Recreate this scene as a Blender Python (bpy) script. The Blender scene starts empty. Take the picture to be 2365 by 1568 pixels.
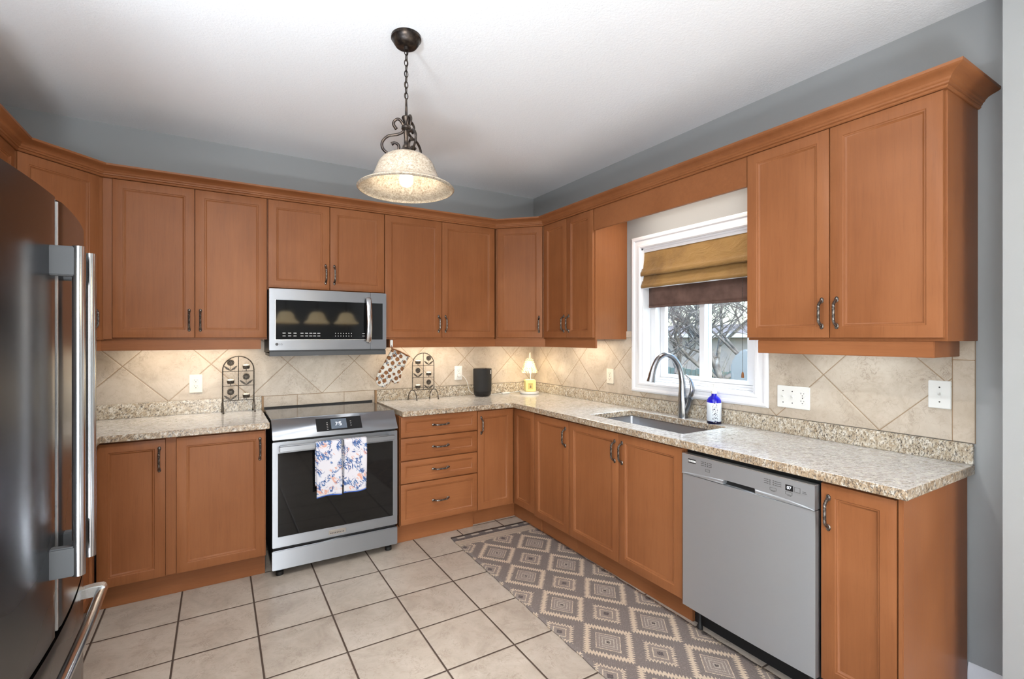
import bpy, bmesh, math, random
from mathutils import Vector, Matrix
import numpy as np

scene = bpy.context.scene
COL = scene.collection
PI = math.pi
R = math.radians

# ------------------------------------------------------------------ camera, world, exposure
cam_data = bpy.data.cameras.new('camera')
cam = bpy.data.objects.new('camera', cam_data)
COL.objects.link(cam)
cam_data.sensor_width = 36.0
cam_data.lens = 1098.6 / 2365 * 36.0
cam_data.shift_x = (1182.5 - 1139) / 2365
cam_data.shift_y = (779 - 784) / 2365
cam_data.clip_start = 0.03
cam.location = (0, 0, 1.422)
cam.rotation_euler = (R(90), 0, R(-30.04))
scene.camera = cam

scene.view_settings.view_transform = 'Standard'
scene.view_settings.look = 'None'
scene.view_settings.exposure = 0.78
scene.view_settings.gamma = 1.0
scene.view_settings.use_curve_mapping = False

world = bpy.data.worlds.new('world')
scene.world = world
world.use_nodes = True
wn = world.node_tree.nodes
bg = wn['Background']
sky = wn.new('ShaderNodeTexSky')
sky.sky_type = 'NISHITA'
sky.sun_disc = False
sky.sun_elevation = R(38)
sky.sun_rotation = R(200)
sky.dust_density = 2.0
world.node_tree.links.new(sky.outputs[0], bg.inputs[0])
bg.inputs[1].default_value = 0.45

# scene dimensions (metres, camera above the origin)
WX, WY, LX, CZ = 2.58, 3.70, -1.16, 2.73       # right wall, back wall, left wall, ceiling
FY = -3.60                                      # wall behind the camera
CT, CB = 0.922, 0.885                           # counter top / underside

def area(name, loc, rot, sx, sy, power, color, spread=180):
    l = bpy.data.lights.new(name, 'AREA')
    l.shape = 'RECTANGLE'; l.size = sx; l.size_y = sy
    l.energy = power; l.color = color; l.spread = R(spread)
    o = bpy.data.objects.new(name, l); COL.objects.link(o)
    o.location = loc; o.rotation_euler = rot
    return o

def point(name, loc, power, color, radius=0.03):
    l = bpy.data.lights.new(name, 'POINT')
    l.energy = power; l.color = color; l.shadow_soft_size = radius
    o = bpy.data.objects.new(name, l); COL.objects.link(o)
    o.location = loc
    return o

# added fill lamps at two made-up patio doors, and daylight at the sink window
area('added_front_fill', (-0.10, FY - 0.05, 1.17), (R(90), 0, 0), 1.7, 2.3, 66, (0.84, 0.92, 1.0))
area('added_side_fill', (LX - 0.05, -0.55, 1.15), (0, R(-90), 0), 2.2, 2.3, 9, (0.82, 0.91, 1.0))
area('sink_window_daylight', (WX + 0.95, 1.95, 2.75), (0, R(42), 0), 1.0, 1.2, 130, (0.74, 0.86, 1.0))

# ------------------------------------------------------------------ materials
def S(r, g, b):
    f = lambda c: (c / 12.92) if c <= 0.04045 else ((c + 0.055) / 1.055) ** 2.4
    return (f(r / 255), f(g / 255), f(b / 255), 1.0)

class NG:
    """Small helper that builds one node material."""
    def __init__(s, name, base=None, rough=0.5, metal=0.0, spec=None):
        s.m = bpy.data.materials.new(name); s.m.use_nodes = True
        s.nt = s.m.node_tree; s.b = s.nt.nodes['Principled BSDF']
        if base is not None: s.set('Base Color', base)
        s.set('Roughness', rough); s.set('Metallic', metal)
        if spec is not None: s.set('Specular IOR Level', spec)
    def set(s, key, v):
        if isinstance(v, bpy.types.NodeSocket): s.nt.links.new(v, s.b.inputs[key])
        else: s.b.inputs[key].default_value = v
    def node(s, t): return s.nt.nodes.new(t)
    def plug(s, sock, v):
        if isinstance(v, bpy.types.NodeSocket): s.nt.links.new(v, sock)
        else: sock.default_value = v
    def math(s, op, a, b=0.0, c=0.0):
        n = s.node('ShaderNodeMath'); n.operation = op
        s.plug(n.inputs[0], a); s.plug(n.inputs[1], b); s.plug(n.inputs[2], c)
        return n.outputs[0]
    def mix(s, f, a, b, mode='MIX'):
        n = s.node('ShaderNodeMix'); n.data_type = 'RGBA'; n.blend_type = mode
        s.plug(n.inputs[0], f); s.plug(n.inputs[6], a); s.plug(n.inputs[7], b)
        return n.outputs[2]
    def coord(s, rnd=False):
        t = s.node('ShaderNodeTexCoord').outputs['Object']
        if rnd:
            oi = s.node('ShaderNodeObjectInfo')
            mu = s.math('MULTIPLY', oi.outputs['Random'], 37.0)
            v = s.node('ShaderNodeVectorMath'); v.operation = 'ADD'
            s.plug(v.inputs[0], t); s.plug(v.inputs[1], mu)
            t = v.outputs[0]
        return t
    def pos(s): return s.node('ShaderNodeNewGeometry').outputs['Position']
    def map(s, vec, scale=(1, 1, 1), rot=(0, 0, 0), loc=(0, 0, 0)):
        n = s.node('ShaderNodeMapping'); s.plug(n.inputs[0], vec)
        n.inputs[1].default_value = loc; n.inputs[2].default_value = rot; n.inputs[3].default_value = scale
        return n.outputs[0]
    def xyz(s, vec):
        n = s.node('ShaderNodeSeparateXYZ'); s.plug(n.inputs[0], vec); return n.outputs
    def vec(s, x, y, z=0.0):
        n = s.node('ShaderNodeCombineXYZ')
        for i, v in enumerate((x, y, z)): s.plug(n.inputs[i], v)
        return n.outputs[0]
    def noise(s, vec, scale=5, detail=4, rough=0.5, dist=0.0):
        n = s.node('ShaderNodeTexNoise'); s.plug(n.inputs['Vector'], vec)
        n.inputs['Scale'].default_value = scale; n.inputs['Detail'].default_value = detail
        n.inputs['Roughness'].default_value = rough; n.inputs['Distortion'].default_value = dist
        return n.outputs[0]
    def voro(s, vec, scale=5, feature='F1', out='Distance', rand=1.0):
        n = s.node('ShaderNodeTexVoronoi'); n.feature = feature; s.plug(n.inputs['Vector'], vec)
        n.inputs['Scale'].default_value = scale; n.inputs['Randomness'].default_value = rand
        return n.outputs[out]
    def white(s, vec):
        n = s.node('ShaderNodeTexWhiteNoise'); s.plug(n.inputs['Vector'], vec); return n.outputs[0]
    def ramp(s, fac, stops, interp='LINEAR'):
        n = s.node('ShaderNodeValToRGB'); s.plug(n.inputs[0], fac)
        cr = n.color_ramp; cr.interpolation = interp
        while len(cr.elements) < len(stops): cr.elements.new(0.5)
        for e, (p, c) in zip(cr.elements, stops):
            e.position = p; e.color = c if len(c) == 4 else (*c, 1)
        return n.outputs[0]
    def g(s, fac, a, b):           # greyscale window a..b -> 0..1
        n = s.node('ShaderNodeMapRange'); s.plug(n.inputs[0], fac)
        n.inputs[1].default_value = a; n.inputs[2].default_value = b
        return n.outputs[0]
    def bump(s, h, strength=0.2, dist=0.01):
        n = s.node('ShaderNodeBump'); n.inputs['Strength'].default_value = strength
        n.inputs['Distance'].default_value = dist; s.plug(n.inputs['Height'], h)
        s.nt.links.new(n.outputs[0], s.b.inputs['Normal'])
    def surf(s, shader):
        s.nt.links.new(shader, s.nt.nodes['Material Output'].inputs[0])

M = {}
def simple(key, base, rough=0.5, metal=0.0, spec=None):
    M[key] = NG(key, base, rough, metal, spec).m

def make_wood(key, grain):
    n = NG(key, rough=0.38)
    v = n.coord(True)
    a = n.noise(n.map(v, grain), 1.0, 5, 0.6, 0.6)
    b = n.noise(n.map(v, (2.3, 2.3, 1.6)), 1.0, 3, 0.5, 0.4)
    c = n.noise(n.map(v, tuple(g * 5 for g in grain)), 1.0, 2, 0.5)
    base = n.ramp(a, [(0.30, S(126, 77, 45)), (0.50, S(136, 85, 50)), (0.72, S(144, 92, 56))])
    mott = n.ramp(b, [(0.32, S(123, 74, 43)), (0.68, S(149, 96, 61))])
    col = n.mix(0.6, base, mott)
    col = n.mix(n.g(c, 0.56, 0.75), col, n.mix(0.16, col, S(96, 52, 30)))
    n.set('Base Color', col)
    n.set('Roughness', n.math('MULTIPLY_ADD', a, 0.12, 0.36))
    n.set('Specular IOR Level', 0.2)
    M[key] = n.m
make_wood('maple_upright', (46, 46, 2.2))
make_wood('maple_level', (2.2, 40, 46))

def make_paint(key, col, bump=0.06):
    n = NG(key, col, 0.62, spec=0.3)
    n.bump(n.noise(n.pos(), 260, 2, 0.5), bump, 0.002)
    M[key] = n.m
make_paint('grey_paint', S(151, 152, 151))
n = NG('ceiling_paint', S(238, 239, 240), 0.8, spec=0.2)
n.bump(n.noise(n.pos(), 95, 4, 0.6, 0.4), 0.35, 0.006)
M['ceiling_paint'] = n.m
simple('white_trim', S(222, 223, 226), 0.35)
simple('white_plastic', S(216, 216, 212), 0.32)
simple('ivory_plastic', S(214, 207, 190), 0.32)
simple('dark_slot', S(40, 36, 32), 0.5)

def tile_colour(n, vec, idv, lo, mid, hi):
    a = n.noise(vec, 5.5, 8, 0.66, 0.9)
    b = n.noise(vec, 34, 6, 0.70, 1.2)
    vn = n.math('ABSOLUTE', n.math('SUBTRACT', n.noise(vec, 15, 7, 0.72, 1.6), 0.5))
    vmask = n.g(n.noise(n.map(vec, loc=(4, 8, 2)), 9, 3, 0.6), 0.48, 0.62)
    col = n.ramp(a, [(0.30, lo), (0.50, mid), (0.72, hi)])
    col = n.mix(n.math('MULTIPLY', n.g(b, 0.52, 0.72), 0.55), col, n.mix(0.5, lo, S(150, 126, 104)))
    vein = n.math('MULTIPLY', n.math('SUBTRACT', 1.0, n.g(vn, 0.004, 0.022)), vmask)
    col = n.mix(n.math('MULTIPLY', vein, 0.55), col, S(118, 98, 82))
    col = n.mix(n.math('MULTIPLY', n.white(idv), 0.18), col, lo)
    return col

# floor: square beige tiles with dark joints
n = NG('floor_tile', rough=0.34)
p = n.pos(); x, y, z = n.xyz(p)
fx = n.math('DIVIDE', n.math('SUBTRACT', x, 0.167), 0.340)
fy = n.math('DIVIDE', n.math('SUBTRACT', y, 2.851), 0.3315)
dx = n.math('ABSOLUTE', n.math('SUBTRACT', n.math('FRACT', fx), 0.5))
dy = n.math('ABSOLUTE', n.math('SUBTRACT', n.math('FRACT', fy), 0.5))
edge = n.math('MAXIMUM', dx, dy)
joint = n.g(edge, 0.4865, 0.4895)
col = tile_colour(n, p, n.vec(n.math('FLOOR', fx), n.math('FLOOR', fy)), S(158, 146, 133), S(177, 166, 152), S(190, 180, 167))
n.set('Base Color', n.mix(joint, col, S(70, 56, 46)))
n.set('Roughness', n.math('MULTIPLY_ADD', joint, 0.5, 0.30))
n.bump(n.math('SUBTRACT', 1.0, n.g(edge, 0.478, 0.492)), 0.5, 0.004)
M['floor_tile'] = n.m

# wall tile set on the diagonal: s = distance along the wall
def make_diag(key, axis, s0, per, z0):
    n = NG(key, rough=0.36)
    p = n.pos(); c = n.xyz(p)
    s_ = n.math('SUBTRACT', c[axis], s0)
    h = n.math('MULTIPLY', n.math('SUBTRACT', c[2], z0), 1.012 * per / 0.472)
    u = n.math('DIVIDE', n.math('ADD', s_, h), per)
    w = n.math('DIVIDE', n.math('SUBTRACT', s_, h), per)
    du = n.math('ABSOLUTE', n.math('SUBTRACT', n.math('FRACT', u), 0.5))
    dw = n.math('ABSOLUTE', n.math('SUBTRACT', n.math('FRACT', w), 0.5))
    edge = n.math('MAXIMUM', du, dw)
    joint = n.g(edge, 0.4922, 0.4948)
    col = tile_colour(n, p, n.vec(n.math('FLOOR', u), n.math('FLOOR', w)), S(166, 153, 136), S(184, 172, 156), S(196, 186, 171))
    n.set('Base Color', n.mix(joint, col, S(146, 126, 102)))
    n.bump(n.math('SUBTRACT', 1.0, n.g(edge, 0.482, 0.494)), 0.4, 0.003)
    M[key] = n.m
make_diag('diagonal_tile_back', 0, 0.668, 0.472, 1.009)
make_diag('diagonal_tile_right', 1, 0.981, 0.4555, 1.005)
n = NG('plain_tile', rough=0.36)
n.set('Base Color', tile_colour(n, n.pos(), n.coord(), S(172, 157, 138), S(188, 175, 158), S(200, 189, 174)))
M['plain_tile'] = n.m
simple('brown_grout', S(150, 120, 88), 0.7)

# granite
def make_granite(key, light, warm, dark, scale, rough):
    n = NG(key, rough=rough)
    p = n.pos()
    v = n.map(p, (1, 1, 1), (R(20), R(38), R(30)))
    st = n.map(v, (0.8, 3.0, 1.8))
    big = n.noise(p, 6, 4, 0.55, 0.5)
    a = n.noise(st, 44 * scale, 6, 0.70, 0.7)
    b = n.noise(n.map(v, (0.9, 2.6, 1.5), loc=(3, 7, 1)), 70 * scale, 5, 0.66, 0.6)
    c = n.noise(n.map(v, (1.0, 2.0, 1.2), loc=(9, 2, 5)), 26 * scale, 6, 0.66, 0.8)
    fine = n.noise(p, 420, 2, 0.6)
    col = n.ramp(c, [(0.34, warm), (0.50, light), (0.66, S(222, 218, 208))])
    col = n.mix(n.math('MULTIPLY', n.g(b, 0.52, 0.68), 0.6), col, n.mix(0.4, warm, S(110, 92, 76)))
    thr = n.math('SUBTRACT', n.math('ADD', a, n.math('MULTIPLY', big, 0.14)), 0.07)
    col = n.mix(n.math('MULTIPLY', n.g(thr, 0.53 - dark, 0.63 - dark), 0.88), col, S(62, 55, 52))
    col = n.mix(n.math('MULTIPLY', n.g(fine, 0.55, 0.7), 0.25), col, S(120, 108, 96))
    n.set('Base Color', col)
    M[key] = n.m
make_granite('granite', S(192, 191, 190), S(174, 167, 156), -0.01, 1.15, 0.12)  # top toned greyer, putting cool window light into the stone colour
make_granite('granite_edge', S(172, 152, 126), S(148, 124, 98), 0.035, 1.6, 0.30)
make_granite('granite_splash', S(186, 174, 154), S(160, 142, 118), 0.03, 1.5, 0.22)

# metals and glass
def make_steel(key, col, rough, aniso=0.75, rot=0.0, streak=420, metal=1.0):
    n = NG(key, col, rough, 1.0)
    t = n.node('ShaderNodeTangent'); t.direction_type = 'RADIAL'; t.axis = 'Z'
    n.nt.links.new(t.outputs[0], n.b.inputs['Tangent'])
    n.set('Anisotropic', aniso); n.set('Anisotropic Rotation', rot)
    v = n.coord(True)
    br = n.noise(n.map(v, (1.5, 1.5, streak)), 1.0, 2, 0.5)
    n.set('Roughness', n.math('MULTIPLY_ADD', br, 0.10, rough - 0.05))
    n.set('Metallic', metal)
    M[key] = n.m
make_steel('brushed_steel', S(172, 176, 182), 0.42, 0.97, 0.25)
make_steel('lit_steel', S(198, 203, 208), 0.42, 0.98, 0.25, metal=0.78)  # lighter brushed steel; brightness of the evenly lit dishwasher put into its colour
make_steel('fridge_steel', S(94, 95, 98), 0.26, 0.5, 0.25, 2.0)
make_steel('sink_steel', S(160, 162, 166), 0.34, 0.4)
simple('polished_steel', S(205, 206, 208), 0.16, 1.0)
simple('brushed_nickel', S(150, 152, 156), 0.24, 1.0)
simple('fridge_grey', S(62, 64, 66), 0.5, 0.1)
simple('bright_edge', S(226, 226, 224), 0.22, 0.8)
n = NG('pewter', rough=0.34, metal=0.9)
n.set('Base Color', n.ramp(n.noise(n.coord(), 120, 3), [(0.4, S(70, 64, 60)), (0.62, S(140, 134, 128))]))
M['pewter'] = n.m
n = NG('bronze_iron', rough=0.38, metal=0.75)
n.set('Base Color', n.ramp(n.noise(n.coord(), 40, 4), [(0.40, S(38, 33, 31)), (0.7, S(84, 72, 62))]))
M['bronze_iron'] = n.m
n = NG('dark_iron', rough=0.5, metal=0.5)
n.set('Base Color', n.ramp(n.noise(n.coord(), 150, 3), [(0.40, S(46, 42, 38)), (0.7, S(98, 90, 80))]))
M['dark_iron'] = n.m
simple('black_gloss', S(14, 14, 15), 0.05, 0.0, 0.42)
simple('cooktop_glass', S(70, 70, 71), 0.07, 0.0, 1.0)
simple('black_matte', S(16, 15, 15), 0.6)
simple('black_fabric', S(22, 21, 21), 0.75)
simple('screen_blue', S(88, 98, 110), 0.2)
simple('grey_print', S(70, 70, 70), 0.5)
simple('pale_print', S(206, 206, 204), 0.4)
simple('black_print', S(16, 16, 18), 0.4)

n = NG('lit_digits', S(235, 240, 250), 0.4)
n.set('Emission Color', S(230, 238, 255)); n.set('Emission Strength', 0.9)
M['lit_digits'] = n.m

n = NG('window_glass')
tr = n.node('ShaderNodeBsdfTransparent'); gl = n.node('ShaderNodeBsdfGlossy')
gl.inputs['Roughness'].default_value = 0.01
tr.inputs[0].default_value = (0.93, 0.97, 0.96, 1)
ms = n.node('ShaderNodeMixShader'); ms.inputs[0].default_value = 0.05
n.nt.links.new(tr.outputs[0], ms.inputs[1]); n.nt.links.new(gl.outputs[0], ms.inputs[2])
n.surf(ms.outputs[0]); M['window_glass'] = n.m

def make_alabaster(key, warm):
    n = NG(key)
    v = n.coord()
    sp = n.ramp(n.noise(v, 95, 5, 0.7, 1.2), [(0.38, (0.22, 0.165, 0.11, 1)), (0.60, (0.50, 0.43, 0.34, 1))])
    col = n.mix(0.08, sp, warm)
    d = n.node('ShaderNodeBsdfDiffuse'); t = n.node('ShaderNodeBsdfTranslucent'); gl = n.node('ShaderNodeBsdfGlossy')
    n.plug(d.inputs[0], col); n.plug(t.inputs[0], col); gl.inputs['Roughness'].default_value = 0.12
    m1 = n.node('ShaderNodeMixShader'); m1.inputs[0].default_value = 0.30
    n.nt.links.new(d.outputs[0], m1.inputs[1]); n.nt.links.new(t.outputs[0], m1.inputs[2])
    fr = n.node('ShaderNodeFresnel'); fr.inputs[0].default_value = 1.4
    m2 = n.node('ShaderNodeMixShader')
    n.nt.links.new(fr.outputs[0], m2.inputs[0]); n.nt.links.new(m1.outputs[0], m2.inputs[1]); n.nt.links.new(gl.outputs[0], m2.inputs[2])
    n.surf(m2.outputs[0]); M[key] = n.m
make_alabaster('alabaster_glass', (0.95, 0.88, 0.76, 1))

def emitter(key, col, strength):
    n = NG(key, (0, 0, 0, 1))
    n.set('Emission Color', col); n.set('Emission Strength', strength); M[key] = n.m
n = NG('lit_shade_glass', S(220, 196, 150), 0.2)
lz = n.xyz(n.coord())[2]
n.set('Emission Color', n.ramp(n.noise(n.coord(), 60, 4, 0.6, 1.0), [(0.35, (0.86, 0.62, 0.30, 1)), (0.65, (1.0, 0.84, 0.55, 1))])); n.set('Emission Strength', 2.6)
M['lit_shade_glass'] = n.m
emitter('bulb_glow', (1.0, 0.86, 0.66, 1), 22)
emitter('small_bulb_glow', (1.0, 0.86, 0.62, 1), 9)
emitter('added_lamp_glow', (1.0, 0.93, 0.84, 1), 9)  # glow of the fill lamps added in the ceiling
emitter('strip_glow', (1.0, 0.82, 0.58, 1), 5)

n = NG('crystal_bead', S(250, 238, 210), 0.05)
n.set('Transmission Weight', 0.75); n.set('IOR', 1.45); M['crystal_bead'] = n.m
n = NG('yellow_wax', S(236, 222, 148), 0.35)
n.set('Subsurface Weight', 0.3); n.set('Subsurface Radius', (0.02, 0.015, 0.005)); M['yellow_wax'] = n.m
simple('wax_label', S(214, 192, 112), 0.5)
simple('candle_wax', S(240, 232, 214), 0.4)
n = NG('cobalt_glass', S(22, 22, 190), 0.06)
n.set('Transmission Weight', 0.35); M['cobalt_glass'] = n.m
simple('cobalt_base', S(10, 10, 40), 0.1)

n = NG('bottle_label', rough=0.5)
v = n.coord(); x, y, z = n.xyz(v)
txt = n.noise(n.map(v, (1, 1, 1)), 150, 2, 0.5)
ang = n.math('ARCTAN2', y, x)
side = n.g(ang, -2.75, -2.70); side2 = n.g(ang, -2.05, -2.0)
msk = n.math('MULTIPLY', n.math('MULTIPLY', n.g(txt, 0.54, 0.58), side), n.math('SUBTRACT', 1.0, side2))
n.set('Base Color', n.mix(msk, S(214, 222, 230), S(34, 38, 58))); M['bottle_label'] = n.m

# cloth
n = NG('gold_cloth', rough=0.85)
v = n.coord()
a = n.noise(v, 3.2, 5, 0.6, 0.6); b = n.noise(n.map(v, (1, 1, 3)), 420, 2)
col = n.ramp(a, [(0.30, S(112, 82, 38)), (0.52, S(140, 106, 54)), (0.75, S(156, 122, 68))])
n.set('Base Color', n.mix(n.math('MULTIPLY', b, 0.25), col, S(120, 84, 40)))
n.bump(n.noise(n.map(v, (1, 1, 2.2)), 8, 5, 0.6, 0.8), 0.55, 0.02); n.set('Sheen Weight', 0.2); M['gold_cloth'] = n.m
n = NG('brown_cloth', rough=0.8)
n.set('Base Color', n.ramp(n.noise(n.coord(), 12, 5), [(0.35, S(84, 62, 54)), (0.7, S(112, 86, 76))])); M['brown_cloth'] = n.m

def make_towel(key, seed):
    n = NG(key, rough=0.9)
    v = n.coord(); x, y, z = n.xyz(v)
    p = n.vec(x, 0.0, z)
    pm = n.map(p, (1, 1, 1), (0, R(36), 0), (seed, 0, seed * 2.1))
    wav = n.noise(n.map(pm, (2.4, 1, 0.8)), 34, 4, 0.60, 1.3)
    patch = n.noise(n.map(p, loc=(seed * 3, 0, seed)), 17, 1, 0.5)
    blue = n.math('MULTIPLY', n.g(wav, 0.50, 0.53), n.g(patch, 0.50, 0.54))
    br = n.math('ABSOLUTE', n.math('SUBTRACT', n.noise(n.map(p, loc=(2, 0, seed)), 12, 2, 0.5, 0.8), 0.5))
    stem = n.math('MULTIPLY', n.math('SUBTRACT', 1.0, n.g(br, 0.008, 0.016)), n.g(patch, 0.44, 0.5))
    vein = n.noise(n.map(pm, (3.5, 1, 1), loc=(5, 0, 2)), 60, 3, 0.5, 1.5)
    tone = n.ramp(vein, [(0.4, S(34, 58, 108)), (0.6, S(98, 134, 184))])
    patch2 = n.noise(n.map(p, loc=(seed * 5 + 4, 0, 9)), 16, 1, 0.5)
    org = n.math('MULTIPLY', n.g(n.noise(n.map(pm, (2.2, 1, 0.8), loc=(1, 0, 4)), 22, 3, 0.6, 1.4), 0.48, 0.58), n.g(patch2, 0.57, 0.61))
    col = n.mix(n.math('MULTIPLY', org, 0.75), S(206, 205, 211), S(206, 138, 104))
    col = n.mix(blue, col, tone)
    col = n.mix(stem, col, S(60, 88, 140))
    n.set('Base Color', col)
    n.bump(n.noise(v, 600, 2), 0.2, 0.002); M[key] = n.m
make_towel('sprig_towel', 1.7)
make_towel('sprig_towel_folded', 6.3)
simple('towel_hem', S(48, 84, 160), 0.9)

n = NG('ladybird_print', rough=0.9)
v = n.coord(); x, y, z = n.xyz(v); p = n.vec(x, 0.0, z)
pr_ = n.map(p, (1, 1, 1), (0, R(30), 0))
vd = n.voro(pr_, 25, rand=0.35)
vw = n.noise(p, 60, 3)
disc = n.math('SUBTRACT', 1.0, n.g(vd, 0.39, 0.42))
ring = n.math('MULTIPLY', n.g(vd, 0.45, 0.47), n.math('SUBTRACT', 1.0, n.g(vd, 0.55, 0.58)))
ring = n.math('MULTIPLY', ring, n.g(n.noise(p, 34, 2), 0.52, 0.56))
brown = n.ramp(vw, [(0.35, S(98, 62, 38)), (0.65, S(146, 100, 60))])
col = n.mix(disc, S(206, 202, 192), brown)
col = n.mix(ring, col, S(44, 56, 76))
n.set('Base Color', col); M['spotted_cotton'] = n.m
simple('brown_binding', S(128, 82, 46), 0.85)

# rug: serrated diamonds
n = NG('rug_weave', rough=0.95, spec=0.1)
v = n.coord(); x, y, z = n.xyz(v)
fine = n.noise(v, 420, 3, 0.7); mid = n.noise(v, 130, 3, 0.6)
u = n.math('DIVIDE', n.math('SUBTRACT', x, -0.1485), 0.297)
w = n.math('DIVIDE', n.math('SUBTRACT', y, 0.0), 0.349)
du = n.math('ABSOLUTE', n.math('SUBTRACT', n.math('FRACT', n.math('ADD', u, 0.5)), 0.5))
dw = n.math('ABSOLUTE', n.math('SUBTRACT', n.math('FRACT', n.math('ADD', w, 0.5)), 0.5))
m_ = n.math('ADD', du, dw)                                   # 0 at a big centre, 1 at a small centre
saw = n.math('ABSOLUTE', n.math('SUBTRACT', n.math('FRACT', n.math('MULTIPLY', n.math('ADD', n.math('ABSOLUTE', n.math('SUBTRACT', du, dw)), 0.02), 16.0)), 0.5))
inring = n.math('MULTIPLY', n.g(m_, 0.30, 0.32), n.math('SUBTRACT', 1.0, n.g(m_, 0.78, 0.80)))
m2 = n.math('ADD', m_, n.math('MULTIPLY', n.math('MULTIPLY', n.math('SUBTRACT', saw, 0.25), 0.15), inring))
m2 = n.math('ADD', m2, n.math('MULTIPLY', n.math('SUBTRACT', mid, 0.5), 0.05))
DK, CR, LN, GR = S(120, 110, 106), S(206, 186, 162), S(182, 170, 157), S(140, 128, 120)
hat = n.math('ABSOLUTE', n.math('SUBTRACT', n.math('FRACT', n.math('ADD', n.math('MULTIPLY', n.math('ADD', du, n.math('MULTIPLY', dw, -1.0)), 26.0), n.math('MULTIPLY', mid, 2.2))), 0.5))
rg = n.ramp(m2, [(0.0, S(78, 70, 68)), (0.035, LN), (0.055, GR), (0.105, LN), (0.122, GR), (0.165, LN), (0.18, GR), (0.232, CR), (0.25, DK),
                 (0.37, CR), (0.475, DK), (0.725, CR), (0.78, GR), (0.855, CR), (0.875, GR), (0.945, S(86, 78, 78))], 'CONSTANT')
rg = n.mix(n.math('MULTIPLY', n.g(hat, 0.36, 0.44), 0.30), rg, S(176, 162, 150))
# woven end band
yb = n.math('SUBTRACT', y, 0.205)
band = n.g(yb, 0.0, 0.004)
chev = n.math('ABSOLUTE', n.math('SUBTRACT', n.math('FRACT', n.math('MULTIPLY', n.math('ADD', x, n.math('MULTIPLY', yb, 1.2)), 46.0)), 0.5))
c1 = n.mix(n.g(chev, 0.22, 0.28), CR, GR)
blk = n.math('FRACT', n.math('MULTIPLY', x, 9.0))
c2 = n.mix(n.g(blk, 0.44, 0.5), S(112, 104, 102), LN)
c2 = n.mix(n.math('LESS_THAN', n.math('ABSOLUTE', n.math('SUBTRACT', yb, 0.128)), 0.012), S(96, 88, 86), c2)
bcol = n.mix(n.g(yb, 0.085, 0.087), c1, c2)
col = n.mix(band, rg, bcol)
spk = n.noise(n.map(v, (1.0, 2.2, 1.0)), 300, 3, 0.75)
col = n.mix(n.math('MULTIPLY', n.g(spk, 0.46, 0.64), 0.55), col, n.mix(0.55, col, S(58, 52, 50)))
col = n.mix(n.math('MULTIPLY', n.g(fine, 0.50, 0.66), 0.30), col, n.mix(0.5, col, S(214, 204, 192)))
n.set('Base Color', col)
n.bump(n.math('ADD', fine, mid), 0.6, 0.004); M['rug_weave'] = n.m

# outdoors
n = NG('bark', rough=0.9)
n.set('Base Color', n.ramp(n.noise(n.coord(), 9, 5), [(0.35, S(96, 92, 92)), (0.7, S(150, 148, 148))])); M['bark'] = n.m
n = NG('lawn', rough=0.95)
n.set('Base Color', n.ramp(n.noise(n.pos(), 3, 6), [(0.35, S(104, 118, 96)), (0.7, S(150, 158, 138))])); M['lawn'] = n.m
n = NG('hedge_leaf', rough=0.8)
n.set('Base Color', n.ramp(n.noise(n.coord(), 20, 5), [(0.3, S(96, 92, 84)), (0.7, S(158, 156, 142))])); M['hedge_leaf'] = n.m
simple('house_siding', S(168, 160, 158), 0.8)
simple('house_roof', S(150, 140, 138), 0.8)
simple('fence_wood', S(120, 138, 136), 0.8)
simple('grill_cloth', S(150, 152, 156), 0.7)

# ------------------------------------------------------------------ mesh helpers
ROOT = {}

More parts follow.
